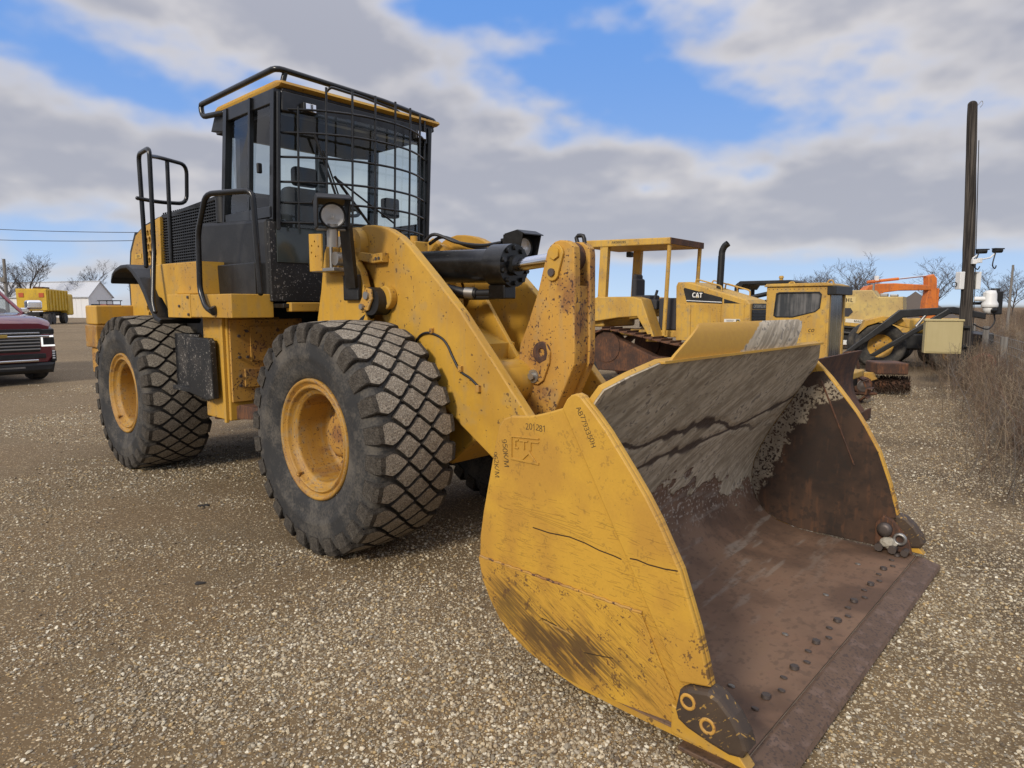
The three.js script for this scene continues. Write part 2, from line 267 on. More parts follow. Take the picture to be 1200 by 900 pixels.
// --- axles, frames
const P = (n, g, m, k) => part(loader, n, g, m, k);
P('front_axle', [rod([0, 0.776, -0.78], [0, 0.776, 0.78], 0.16), box(-0.25, 0.25, 0.50, 1.02, -0.3, 0.3, 0.06)], M.black);
P('rear_axle', [rod([-3.63, 0.776, -0.78], [-3.63, 0.776, 0.78], 0.16), box(-3.88, -3.38, 0.50, 1.02, -0.3, 0.3, 0.06)], M.black);
P('front_frame', [ext([[-1.0, 0.62], [-0.6, 0.55], [0.5, 0.55], [0.75, 0.75], [0.7, 1.25], [0.2, 1.45], [-0.5, 1.5], [-1.0, 1.35]], -0.36, 0.36, 0.02)], M.yellow);
const towerPts = [[-0.80, 1.02], [-0.79, 1.56], [-0.72, 1.80], [-0.69, 1.95], [-0.66, 2.08], [-0.58, 2.20], [-0.47, 2.25], [-0.40, 2.21], [-0.33, 2.09], [-0.26, 2.01], [-0.19, 1.92], [-0.155, 1.82], [-0.12, 1.60], [-0.10, 1.02]];
P('tower_plate', ext(towerPts, 0.535, 0.60, 0.008), M.yellow); P('tower_plate', ext(towerPts, 0.34, 0.395, 0.008), M.yellow);
P('tower_plate', ext(towerPts, -0.60, -0.535, 0.008), M.yellow); P('tower_plate', ext(towerPts, -0.395, -0.34, 0.008), M.yellow);
P('tower_web', box(-0.74, -0.66, 1.0, 1.9, -0.34, 0.34, 0.01), M.yellow);
P('hitch', [rod([-1.35, 0.55, 0], [-1.35, 1.5, 0], 0.14), box(-1.6, -0.95, 1.30, 1.42, -0.25, 0.25, 0.02), box(-1.6, -0.95, 0.62, 0.74, -0.25, 0.25, 0.02)], M.black);
P('rear_frame', [box(-4.5, -1.55, 0.62, 1.30, -0.42, 0.42, 0.02)], M.black);
P('belly_guard', ext([[-1.62, 0.62], [-0.95, 0.66], [-0.95, 0.70], [-1.62, 0.70]], -0.5, 0.5, 0.005), M.rust);
// --- tank and side boxes under the deck
P('side_box', box(-2.02, -1.56, 0.70, 1.575, 0.50, 0.985, 0.012), M.yellow);
P('side_box', box(-2.02, -1.56, 0.70, 1.575, -0.985, -0.50, 0.012), M.yellow);
P('edge_flange', box(-1.625, -1.585, 0.685, 1.57, 0.985, 1.012, 0.004), M.yellow);
P('front_panel', [box(-1.558, -1.535, 0.86, 1.56, 0.30, 0.97, 0.006)], M.worn);
P('panel_cover', [box(-1.534, -1.522, 1.20, 1.50, 0.50, 0.80, 0.004)], M.worn);
P('panel_cover', [box(-1.534, -1.520, 0.98, 1.14, 0.44, 0.86, 0.004)], M.worn);
for (const [y, z] of [[1.46, 0.83], [1.42, 0.9], [1.24, 0.9], [1.24, 0.83], [1.08, 0.9], [1.0, 0.9], [1.46, 0.55], [1.24, 0.55]]) P('bolt', rod([-1.53, y, z], [-1.512, y, z], 0.013, 0.013, 8), M.wear);
P('lower_skirt', ext([[-2.0, 0.66], [-0.9, 0.78], [-0.9, 0.84], [-1.5, 0.84], [-2.0, 0.70]], 0.33, 0.93, 0.006), M.rust);
P('mud_guard', [box(-2.78, -2.05, 0.92, 1.54, 0.55, 0.72, 0.01)], M.splash);
P('step_box', [ext([[-2.56, 0.92], [-2.56, 1.42], [-2.04, 1.42], [-2.04, 0.92]], 0.985, 1.02, 0.005), box(-2.56, -2.50, 0.92, 1.42, 0.80, 1.02, 0.005), box(-2.56, -2.0, 0.90, 0.94, 0.72, 1.06, 0.005)], M.splash);
P('step_flap', [ext([[-2.16, 0.90], [-2.18, 1.36], [-2.14, 1.40], [-1.74, 1.40], [-1.70, 1.36], [-1.68, 0.89], [-1.80, 0.86]], 1.015, 1.075, 0.012)], M.splash);
// --- deck
P('deck_box', box(-1.845, -1.10, 1.577, 1.765, 0.80, 1.15, 0.008), M.yellow); P('deck_box', box(-2.33, -1.85, 1.57, 1.772, 0.80, 1.153, 0.008), M.yellow);
P('deck_box', box(-2.33, -1.10, 1.577, 1.765, -1.15, -0.80, 0.008), M.yellow);
for (const [x, y] of [[-1.875, 1.745], [-1.875, 1.60], [-2.06, 1.67]]) P('bolt', rod([x, y, 1.15], [x, y, 1.166], 0.012, 0.012, 8), M.wear);
P('deck_plate', box(-2.4, -0.95, 1.655, 1.69, -0.80, 0.799, 0.006), M.black);
P('cab_mount_beam', [box(-1.00, -0.92, 1.625, 1.70, -0.75, 0.75, 0.01)], M.yellow);
P('fender_box', [ext([[-2.95, 1.80], [-2.95, 2.02], [-2.88, 2.06], [-1.86, 2.05], [-1.84, 1.775], [-2.33, 1.775], [-2.36, 1.60], [-2.50, 1.58], [-2.7, 1.74]], 0.70, 1.06, 0.01)], M.yellow);
P('fender_box', [ext([[-2.95, 1.80], [-2.95, 2.02], [-2.88, 2.06], [-1.86, 2.05], [-1.84, 1.775], [-2.33, 1.775], [-2.36, 1.60], [-2.50, 1.58], [-2.7, 1.74]], -1.06, -0.70, 0.01)], M.yellow);
{ // rubber fender over each rear wheel
  const arc = [[-3.72, 1.94], [-3.68, 2.00], [-3.58, 2.045], [-3.42, 2.075], [-3.25, 2.075], [-3.10, 2.03], [-2.95, 1.94], [-2.82, 1.82], [-2.70, 1.68], [-2.58, 1.58], [-2.46, 1.55]];
  const inner = arc.map(([x, y], i) => [x + (i > 4 ? -0.035 : 0.0), y - 0.04]).reverse();
  for (const s of [1, -1]) P('fender', [s > 0 ? ext([...arc, ...inner], 0.80, 1.17, 0.012) : ext([...arc, ...inner], -1.17, -0.80, 0.012)], M.black);
}
// --- engine hood
const hoodSide = [[-4.62, 1.40], [-4.62, 1.95], [-4.52, 2.28], [-4.36, 2.46], [-4.12, 2.54], [-3.72, 2.58], [-3.72, 1.40]];
const hexes = []; const hx = (x, y, r) => Array.from({ length: 6 }, (_, i) => [x + r * Math.cos(i * 1.0472 + 0.5236), y + r * Math.sin(i * 1.0472 + 0.5236)]);
for (let r = 0; r < 14; r++) for (let c = 0; c < 5; c++) { const x = -4.12 + c * 0.085 + (r % 2) * 0.0425, y = 1.50 + r * 0.074; if (x < -3.77 && !(y > 1.95 && y < 2.02)) hexes.push(hx(x, y, 0.036)); }
P('hood_side', ext(hoodSide, 0.66, 0.69, 0.004, hexes), M.yellow); P('hood_side', ext(hoodSide, -0.69, -0.66, 0.004), M.yellow);
P('hood_core', [ext([[-4.60, 1.40], [-4.60, 1.95], [-4.50, 2.27], [-4.35, 2.44], [-4.12, 2.52], [-3.70, 2.56], [-2.2, 2.60], [-2.2, 1.40]], -0.66, 0.60, 0.03)], M.black);
P('hood_rear_trim', [ext([[-4.66, 1.40], [-4.66, 1.95], [-4.56, 2.30], [-4.38, 2.50], [-4.36, 2.46], [-4.52, 2.28], [-4.62, 1.95], [-4.62, 1.40]], -0.69, 0.69, 0.004)], M.black);
P('hood_top', [ext([[-4.40, 2.47], [-4.12, 2.56], [-3.72, 2.61], [-2.0, 2.70], [-2.0, 2.66], [-3.72, 2.57], [-4.12, 2.52]], -0.68, 0.68, 0.006)], M.black);
P('hood_pillar', ext([[-3.72, 1.98], [-3.72, 2.58], [-3.58, 2.60], [-3.62, 1.98]], 0.66, 0.71, 0.006), M.yellow);
{ const bars = []; for (let i = 0; i < 22; i++) { const y = 2.03 + i * 0.028; bars.push(new THREE.BoxGeometry(1.56, 0.012, 0.014).translate(-2.82, y, 0.675)); } for (let i = 0; i < 30; i++) bars.push(new THREE.BoxGeometry(0.012, 0.62, 0.012).translate(-3.58 + i * 0.052, 2.335, 0.668)); const m = P('side_grille', bars, M.black); m.userData.kind = 'stuff'; }
decal(loader, 'hood_lettering', 0.19, 0.05, (g, w, h) => { g.fillStyle = '#c39a33'; g.fillRect(0, 0, w, h); g.fillStyle = '#171412'; g.font = 'bold ' + h * 0.8 + 'px sans-serif'; g.textAlign = 'center'; g.fillText('950K', w / 2, h * 0.8); }, [-4.30, 2.23, 0.694]);
P('counterweight', [box(-4.95, -4.58, 1.46, 1.68, -1.08, 1.08, 0.02)], M.yellow); P('counterweight', [box(-4.97, -4.575, 1.20, 1.455, -1.09, 1.09, 0.015)], M.rim); P('counterweight', [box(-4.93, -4.60, 0.90, 1.195, -1.05, 1.05, 0.02)], M.worn);
// --- handrails
P('handrail', [bentTube([[-2.52, 1.62, 1.19], [-2.56, 1.70, 1.19], [-2.68, 2.2, 1.11], [-2.65, 3.09, 1.11], [-3.00, 3.09, 1.08], [-2.98, 2.05, 1.08]], 0.021, 0.07), bentTube([[-2.66, 3.02, 1.10], [-2.80, 3.05, 0.98], [-2.96, 3.05, 0.66], [-3.0, 2.68, 0.66], [-2.95, 2.66, 0.95], [-2.98, 2.68, 1.12]], 0.019, 0.09), rod([-2.86, 3.04, 0.88], [-2.84, 2.05, 0.90], 0.019)], M.blackGloss);
P('handrail', [bentTube([[-1.38, 1.62, 1.17], [-1.46, 1.66, 1.19], [-1.55, 1.80, 1.19], [-1.53, 2.25, 1.19], [-1.40, 2.54, 1.17], [-0.98, 2.54, 1.00], [-0.98, 1.77, 0.97]], 0.022, 0.07), rod([-1.375, 1.61, 1.15], [-1.375, 1.66, 1.18], 0.03)], M.blackGloss);
// --- cab
const cabL = 0.78, cabR = -0.82;
P('cab_base', ext([[-2.40, 2.42], [-1.10, 2.36], [-1.10, 1.71], [-1.50, 1.72], [-1.86, 1.92], [-2.38, 1.98]], 0.56, 0.84, 0.03), M.black);
P('cab_base', ext([[-2.40, 2.42], [-1.10, 2.36], [-1.10, 1.71], [-1.50, 1.72], [-1.86, 1.92], [-2.38, 1.98]], -0.84, -0.56, 0.03), M.black);
P('cab_floor', box(-2.35, -1.12, 1.72, 2.00, -0.57, 0.57, 0.02), M.interior);
P('front_panel', [box(-1.12, -1.075, 1.705, 2.34, 0.28, 0.83, 0.01), box(-1.12, -1.075, 1.705, 2.34, -0.83, -0.28, 0.01), box(-1.12, -1.085, 1.705, 2.05, -0.285, 0.285, 0.005)], M.splash);
P('lower_window', box(-1.074, -1.066, 2.02, 2.30, 0.33, 0.77, 0.003), std({ color: col(0.05, 0.06, 0.055), roughness: 0.12 }));
P('storage_box', [box(-2.1, -1.2, 1.76, 2.02, 0.845, 0.90, 0.01)], M.black);
P('air_cleaner', [rod([-1.98, 2.40, 0.76], [-1.98, 2.62, 0.76], 0.07), rod([-1.98, 2.62, 0.76], [-1.98, 2.64, 0.76], 0.075)], M.black);
const post = (x0, z0, x1, z1, w = 0.035, d = 0.035, y0 = 2.30, y1 = 3.34) => { const g = new THREE.BoxGeometry(1, 1, 1, 1, 1, 1); const p = g.attributes.position; for (let i = 0; i < 8 * 3; i++) { if (i >= p.count) break; const t = p.getY(i) > 0; p.setXYZ(i, (t ? x1 : x0) + p.getX(i) * 2 * w, t ? y1 : y0, (t ? z1 : z0) + p.getZ(i) * 2 * d); } g.computeVertexNormals(); return g; };
P('cab_post', post(-1.11, 0.765, -1.04, 0.75, 0.027, 0.027), M.blackGloss); P('cab_post', post(-1.12, -0.78, -1.06, -0.76, 0.04, 0.035), M.blackGloss);
P('cab_post', post(-1.47, 0.785, -1.39, 0.77, 0.016, 0.018), M.blackGloss); P('cab_post', post(-1.93, 0.78, -1.84, 0.75, 0.03, 0.03), M.blackGloss);
P('cab_post', post(-1.93, -0.78, -1.84, -0.76, 0.045, 0.035), M.blackGloss); P('cab_post', post(-2.33, 0.42, -2.28, 0.42, 0.04, 0.04), M.blackGloss); P('cab_post', post(-2.33, -0.42, -2.28, -0.42, 0.04, 0.04), M.blackGloss);
P('side_sill', [box(-1.92, -1.10, 2.37, 2.46, 0.745, 0.80, 0.008)], M.blackGloss); P('side_sill', [box(-1.92, -1.10, 2.37, 2.46, -0.80, -0.745, 0.008)], M.blackGloss);
P('header', [box(-1.9, -1.02, 3.24, 3.35, 0.70, 0.77, 0.01), box(-1.9, -1.02, 3.24, 3.35, -0.80, -0.73, 0.01), box(-1.08, -0.98, 3.17, 3.34, -0.76, 0.73, 0.02), box(-2.32, -2.24, 3.22, 3.34, -0.45, 0.45, 0.01)], M.blackGloss);
const quadGeo = (a, b, c, d, t = 0.006) => { const n = new THREE.Vector3().crossVectors(V(b).sub(V(a)), V(d).sub(V(a))).normalize().multiplyScalar(t); const p = [a, b, c, d].map(V), q = p.map((v) => v.clone().add(n)); const f = [[p[0], p[1], p[2], p[3]], [q[3], q[2], q[1], q[0]], ...[0, 1, 2, 3].map((i) => [p[i], q[i], q[(i + 1) % 4], p[(i + 1) % 4]])]; const pos = []; for (const s of f) for (const i of [0, 2, 1, 0, 3, 2]) pos.push(s[i].x, s[i].y, s[i].z); const g = new THREE.BufferGeometry(); g.setAttribute('position', new THREE.Float32BufferAttribute(pos, 3)); g.computeVertexNormals(); return g; };
const pane = (n, a, b, c, d, m = M.glass) => { const g = new THREE.BufferGeometry(); const p = [a, b, c, a, c, d].flat(); g.setAttribute('position', new THREE.Float32BufferAttribute(p, 3)); g.computeVertexNormals(); return P(n, g, m); };
pane('side_window', [-1.89, 2.46, 0.775], [-1.48, 2.46, 0.775], [-1.40, 3.25, 0.755], [-1.81, 3.25, 0.745], M.tint); pane('side_window', [-1.45, 2.46, 0.778], [-1.15, 2.46, 0.772], [-1.08, 3.25, 0.75], [-1.37, 3.25, 0.755], M.tint);
pane('side_window', [-1.89, 2.46, -0.775], [-1.15, 2.46, -0.772], [-1.08, 3.25, -0.76], [-1.81, 3.25, -0.745], M.glass);
pane('rear_window', [-2.33, 2.46, -0.40], [-2.33, 2.46, 0.40], [-2.28, 3.22, 0.40], [-2.28, 3.22, -0.40]);
pane('corner_window', [-2.33, 2.46, 0.44], [-1.96, 2.46, 0.76], [-1.88, 3.22, 0.74], [-2.28, 3.22, 0.44], M.tint); pane('corner_window', [-2.33, 2.46, -0.44], [-1.96, 2.46, -0.76], [-1.88, 3.22, -0.74], [-2.28, 3.22, -0.44]);
P('rear_sill', [box(-2.36, -2.28, 2.30, 2.47, -0.45, 0.45, 0.01), quadGeo([-2.33, 2.30, 0.44], [-1.96, 2.30, 0.76], [-1.96, 2.46, 0.76], [-2.33, 2.46, 0.44], 0.03), quadGeo([-2.33, 2.30, -0.44], [-1.96, 2.30, -0.76], [-1.96, 2.46, -0.76], [-2.33, 2.46, -0.44], 0.03)], M.blackGloss);
{ // bowed windscreen
  const N = 14, pos = [], X = (z) => -1.075 + 0.14 * (1 - (z / 0.74) ** 2); for (let i = 0; i < N; i++) { const z0 = 0.73 - i / N * 1.48, z1 = 0.73 - (i + 1) / N * 1.48, y0 = 2.30, y1 = 3.20, t = 0.05; const q = [[X(z0), y0, z0], [X(z1), y0, z1], [X(z1) + t, y1, z1], [X(z0) + t, y1, z0]]; for (const k of [0, 1, 2, 0, 2, 3]) pos.push(...q[k]); }
  const g = new THREE.BufferGeometry(); g.setAttribute('position', new THREE.Float32BufferAttribute(pos, 3)); P('windscreen', toCreasedNormals((g.computeVertexNormals(), g), 1), M.glass);
  P('wiper', [rod([-0.94, 2.36, -0.05], [-0.88, 2.72, 0.34], 0.012), rod([-0.87, 3.02, 0.52], [-0.89, 2.50, 0.30], 0.010), rod([-0.92, 2.40, -0.3], [-0.89, 2.72, 0.34], 0.008), rod([-0.85, 2.9, 0.46], [-0.91, 2.36, 0.20], 0.007)], M.hose);
}
P('roof', [ext([[-2.10, 3.36], [-2.12, 3.385], [-2.06, 3.412], [-1.05, 3.42], [-0.965, 3.40], [-0.955, 3.378], [-1.0, 3.36]], -0.89, 0.745, 0.02)], M.yellow);
P('roof_liner', [ext([[-2.28, 3.24], [-2.20, 3.357], [-1.0, 3.357], [-0.99, 3.31], [-1.06, 3.29], [-1.9, 3.29], [-2.05, 3.20]], -0.84, 0.71, 0.01)], M.black);
P('roof_rail', [bentTube([[-1.98, 3.35, 0.72], [-2.30, 3.36, 0.77], [-2.32, 3.47, 0.77], [-1.02, 3.50, 0.745], [-1.10, 3.50, -0.35], [-1.26, 3.50, -1.10], [-1.35, 3.40, -1.05], [-1.5, 3.37, -0.85]], 0.024, 0.07), bentTube([[-1.03, 3.50, 0.66], [-1.05, 3.40, 0.68], [-1.08, 3.25, 0.70]], 0.022, 0.05), bentTube([[-1.03, 3.42, 0.30], [-1.0, 3.46, 0.28], [-1.06, 3.47, -0.1], [-1.12, 3.46, -0.5], [-1.2, 3.36, -0.8]], 0.012, 0.05)], M.blackGloss);
{ // falling object guard in front of the windscreen: bowed bars, each its own
  const GX = (z, y) => -1.075 + 0.045 * (y - 2.3) + 0.33 * (1 - Math.abs((z + 0.02) / 0.75) ** 2.2);
  for (const y of [3.20, 3.025, 2.84, 2.65, 2.49, 2.335]) { const pts = []; for (let i = 0; i <= 16; i++) { const z = 0.75 - i / 16 * 1.53; pts.push([GX(z, y), y, z]); } P('guard_bar', tube(pts, 0.0095, 40, 8), M.blackGloss); }
  for (const z of [0.62, 0.44, 0.25, 0.05, -0.16, -0.36, -0.55, -0.70]) P('guard_bar', tube([[GX(z, 2.28), 2.28, z], [GX(z, 2.8), 2.8, z], [GX(z, 3.34), z < 0.5 ? 3.38 : 3.22, z]], 0.0095, 20, 8), M.blackGloss);
  P('guard_post', rod([-1.06, 2.28, 0.755], [-1.0, 3.32, 0.745], 0.018), M.blackGloss); P('guard_post', rod([-1.06, 2.2, -0.775], [-0.98, 3.32, -0.765], 0.026), M.blackGloss);
}
for (const s of [0.52, -0.62]) { const l = P('cab_lamp', box(-1.0, -0.93, 3.19, 3.27, s - 0.07, s + 0.05, 0.01), M.black); part(l, 'lamp_lens', box(-0.928, -0.92, 3.20, 3.26, s - 0.055, s + 0.035, 0.004), M.mirror); }
// cab interior
P('seat', [box(-1.98, -1.82, 2.10, 2.78, -0.24, 0.24, 0.06), box(-1.95, -1.45, 2.02, 2.18, -0.25, 0.25, 0.05), box(-1.96, -1.86, 2.80, 2.98, -0.13, 0.13, 0.04)], M.interior);
P('steering_wheel', [move((() => { const g = new THREE.TorusGeometry(0.19, 0.016, 8, 28); g.rotateX(Math.PI / 2); g.rotateZ(-0.5); return g; })(), -1.36, 2.56, 0), rod([-1.24, 2.02, 0], [-1.36, 2.56, 0], 0.04)], M.interior);
P('console', [box(-1.9, -1.35, 2.02, 2.44, -0.52, -0.32, 0.03), box(-1.22, -1.12, 2.0, 2.40, -0.3, 0.3, 0.03), box(-1.3, -1.2, 2.5, 2.68, -0.58, -0.42, 0.02)], M.interior);
P('cab_headliner', box(-2.2, -1.0, 3.20, 3.235, -0.72, 0.70, 0.01), M.interior);
P('mirror', [box(-1.22, -1.19, 2.72, 2.80, 0.80, 0.84, 0.01)], M.black);
// --- lamps
function lamp(px, py, pz, s) { const bk = s > 0 ? -0.30 : -0.14;
  const g = new THREE.Group(); g.name = 'headlamp'; g.position.set(px, py, pz); g.rotation.y = s > 0 ? -0.45 : -0.1; g.scale.setScalar(0.86); loader.add(g);
  part(g, 'lamp_housing', [lathe([[0.0, -0.15], [0.05, -0.14], [0.085, -0.08], [0.095, 0.0], [0.10, 0.02], [0.092, 0.022]], 28).rotateY(Math.PI / 2)], M.black);
  part(g, 'reflector', lathe([[0.0, -0.055], [0.05, -0.04], [0.08, -0.005], [0.092, 0.018]], 28).rotateY(Math.PI / 2), std({ color: col(0.85, 0.85, 0.84), roughness: 0.3, metalness: 0.35 }));
  part(g, 'bulb', move(new THREE.SphereGeometry(0.018, 12, 8), -0.02, 0, 0), M.white);
  part(g, 'lens', lathe([[0.0, 0.032], [0.05, 0.029], [0.092, 0.02]], 28).rotateY(Math.PI / 2), M.lens);
  part(g, 'lens_ring', lathe([[0.088, 0.02], [0.094, 0.034], [0.104, 0.03], [0.104, 0.0]], 28).rotateY(Math.PI / 2), M.black);
  part(g, 'hood', [ext([[bk, 0.14], [0.05, 0.165], [0.16, 0.12], [0.16, 0.11], [0.05, 0.152], [bk, 0.128]], -0.13, 0.13, 0.004), ext([[-0.16, 0.13], [0.05, 0.16], [0.13, 0.12], [0.07, -0.10], [-0.10, -0.10], [-0.16, 0.0]], 0.118, 0.13, 0.004), ext([[-0.16, 0.13], [0.05, 0.16], [0.13, 0.12], [0.07, -0.10], [-0.10, -0.10], [-0.16, 0.0]], -0.13, -0.118, 0.004)], M.black);
  part(g, 'lamp_bracket', [rod([-0.04, -0.24, 0], [-0.02, -0.06, 0], 0.045), rod([-0.05, -0.10, -0.12], [-0.05, -0.10, 0.12], 0.012)], M.steel);
}
lamp(-0.10, 2.285, 0.88, 1); lamp(0.08, 2.175, -0.90, -1);
P('lamp_post', [quadGeo([-0.16, 2.22, 0.79], [-0.04, 2.22, 0.79], [-0.17, 1.80, 0.66], [-0.29, 1.80, 0.66], 0.03), box(-0.36, -0.17, 1.71, 1.90, 0.603, 0.64, 0.012)], M.black);
P('lamp_post', [quadGeo([-0.06, 2.12, -0.79], [0.06, 2.12, -0.79], [-0.17, 1.80, -0.66], [-0.29, 1.80, -0.66], 0.03), box(-0.36, -0.17, 1.71, 1.90, -0.64, -0.603, 0.012), box(-0.12, -0.02, 2.06, 2.26, -0.98, -0.82, 0.01)], M.black);
P('marker_plate', ext([[-0.62, 1.93], [-0.62, 2.21], [-0.45, 2.20], [-0.45, 1.93]], 0.74, 0.755, 0.003, [[-0.54, 2.15], [-0.58, 2.12], [-0.49, 2.11], [-0.585, 2.07], [-0.53, 2.04]].map(([x, y]) => circlePts(x, y, 0.011, 10).reverse())), M.yellow);
P('marker_bracket', [box(-0.60, -0.30, 1.925, 1.95, 0.60, 0.752, 0.004), rod([-0.44, 1.95, 0.68], [-0.44, 2.2, 0.68], 0.014), rod([-0.38, 2.02, 0.60], [-0.38, 2.02, 0.69], 0.05), rod([-0.36, 2.14, 0.60], [-0.36, 2.14, 0.67], 0.04)], M.steel);
// --- lift arms
const armPts = [[-0.52, 2.055], [-0.53, 2.12], [-0.479, 2.195], [-0.42, 2.232], [-0.364, 2.251], [-0.26, 2.268], [-0.16, 2.262], [-0.06, 2.245], [0.022, 2.221], [0.14, 2.165], [0.258, 2.081], [0.50, 1.875], [0.77, 1.635], [1.077, 1.306], [1.348, 1.011], [1.62, 0.74], [1.86, 0.56], [1.90, 0.46], [1.86, 0.36], [1.72, 0.34], [1.42, 0.50], [1.075, 0.688], [0.678, 0.931], [0.3, 1.22], [-0.02, 1.52], [-0.082, 1.60], [-0.12, 1.70], [-0.148, 1.78], [-0.18, 1.86], [-0.226, 1.928], [-0.30, 1.975], [-0.42, 1.999]];
for (const s of [1, -1]) {
  const a = P('lift_arm', s > 0 ? ext(armPts, 0.425, 0.50, 0.010) : ext(armPts, -0.50, -0.425, 0.010), M.yellow);
  part(a, 'pin_boss', [rod([-0.40, 2.11, s * 0.34], [-0.40, 2.11, s * 0.60], 0.09, 0.09, 28), rod([-0.35, 2.13, s * 0.50], [-0.35, 2.13, s * 0.56], 0.13, 0.12, 28)], M.yellow);
  part(a, 'rib', [ext([[-0.52, 2.06], [-0.50, 2.13], [-0.42, 2.10], [-0.10, 2.045], [0.02, 2.05], [0.02, 1.985], [-0.10, 1.98], [-0.40, 2.03]], s > 0 ? 0.50 : -0.56, s > 0 ? 0.56 : -0.50, 0.006)], M.yellow);
  part(a, 'rib_bolt', [rod([-0.05, 2.01, s * 0.55], [-0.05, 2.01, s * 0.566], 0.012), rod([-0.015, 2.012, s * 0.55], [-0.015, 2.012, s * 0.566], 0.012)], M.wear);
  part(a, 'cylinder_pin', [ext([...circlePts(0.03, 1.73, 0.085, 24)], s > 0 ? 0.50 : -0.56, s > 0 ? 0.56 : -0.50, 0.01)], M.yellow);
  P('lift_cylinder', [rod([-0.03, 1.71, s * 0.56], [-0.62, 1.18, s * 0.56], 0.03, 0.085), rod([-0.035, 1.705, s * 0.505], [-0.035, 1.705, s * 0.63], 0.10, 0.10, 24)], M.black);
  const p = P('pin_plate', ext([[-0.13, 1.68], [-0.10, 1.62], [-0.02, 1.64], [0.03, 1.72], [0.02, 1.79], [-0.04, 1.80]].map(([x, y]) => [x - 0.02, y]), s > 0 ? 0.632 : -0.65, s > 0 ? 0.65 : -0.632, 0.006), M.worn);
  part(p, 'pin_bolt', [rod([-0.045, 1.745, s * 0.64], [-0.045, 1.745, s * 0.668], 0.028, 0.028, 12), rod([-0.10, 1.665, s * 0.64], [-0.10, 1.665, s * 0.672], 0.022, 0.022, 6)], M.steel);
}
P('cross_tube', [rod([0.92, 1.16, -0.43], [0.92, 1.16, 0.43], 0.15, 0.15, 32)], M.yellow);
P('bellcrank_support', [ext([[0.78, 1.1], [0.76, 1.26], [1.00, 1.42], [1.14, 1.44], [1.22, 1.38], [1.12, 1.1]], -0.046, 0.046, 0.008)], M.yellow);
for (const z of [-0.16, 0.29]) P('frame_rail', [ext([[0.10, 1.30], [0.14, 1.62], [0.26, 1.80], [0.34, 1.78], [0.72, 1.28], [0.66, 1.2]], z, z + 0.035, 0.006)], M.yellow);
P('frame_top', [ext([[-0.72, 1.50], [-0.62, 2.02], [-0.35, 2.08], [-0.20, 1.98], [0.05, 1.62], [0.62, 1.40], [0.6, 1.2], [-0.7, 1.2]], -0.20, 0.20, 0.012)], M.yellow);
P('valve_block', [box(-0.56, -0.36, 2.06, 2.20, -0.20, -0.06, 0.01), rod([-0.46, 2.20, -0.13], [-0.46, 2.25, -0.13], 0.03), rod([-0.50, 2.13, -0.06], [-0.50, 2.13, 0.12], 0.03)], M.yellow);
P('hydraulic_hose', tube([[-0.42, 2.20, -0.2], [-0.30, 2.26, -0.22], [-0.12, 2.19, -0.30], [0.15, 2.15, -0.32], [0.36, 2.16, -0.33]], 0.014), M.hose);
P('hydraulic_hose', tube([[-0.40, 2.19, -0.25], [-0.26, 2.24, -0.28], [-0.05, 2.16, -0.36], [0.2, 2.12, -0.37]], 0.014), M.hose);
// --- tilt cylinder and bellcrank
P('tilt_cylinder', [rod([-0.42, 1.985, 0.01], [0.70, 1.955, 0.01], 0.122, 0.122, 36), rod([0.62, 1.957, 0.01], [0.80, 1.952, 0.01], 0.15, 0.15, 36), rod([0.80, 1.952, 0.01], [0.84, 1.952, 0.01], 0.07, 0.07, 24), box(0.60, 0.76, 1.72, 1.82, -0.05, 0.07, 0.01)], M.blackGloss);
for (let i = 0; i < 10; i++) { const a = i / 10 * 6.283 + 0.3; P('gland_bolt', rod([0.79, 1.952 + 0.122 * Math.sin(a), 0.01 + 0.122 * Math.cos(a)], [0.822, 1.951 + 0.122 * Math.sin(a), 0.01 + 0.122 * Math.cos(a)], 0.019, 0.019, 6), M.blackGloss); }
P('tilt_rod', rod([0.82, 1.952, 0.01], [1.22, 1.985, 0.01], 0.045, 0.045, 28), M.chrome);
P('tilt_hose', [tube([[-0.25, 1.90, 0.16], [0.0, 1.87, 0.17], [0.25, 1.80, 0.14], [0.40, 1.765, 0.08]], 0.034, 30), rod([0.40, 1.765, 0.08], [0.47, 1.762, 0.055], 0.04, 0.04, 6), rod([0.46, 1.762, 0.055], [0.68, 1.765, 0.02], 0.028)], M.hose);
P('hose_ferrule', rod([0.385, 1.768, 0.083], [0.455, 1.763, 0.062], 0.043, 0.043, 12), M.steel);
P('tilt_hose', tube([[-0.25, 1.80, 0.12], [0.1, 1.78, 0.12], [0.40, 1.74, 0.06], [0.62, 1.74, 0.02]], 0.024, 24), M.hose);
const bcPts = [[1.167, 1.987], [1.18, 2.03], [1.202, 2.056], [1.24, 2.08], [1.279, 2.088], [1.33, 2.083], [1.367, 2.067], [1.395, 2.04], [1.401, 2.0], [1.41, 1.377], [1.405, 1.295], [1.33, 1.14], [1.247, 0.981], [1.21, 0.93], [1.002, 0.905], [0.96, 0.98], [0.923, 1.113], [0.925, 1.27], [0.946, 1.414], [1.007, 1.537], [1.10, 1.76]];
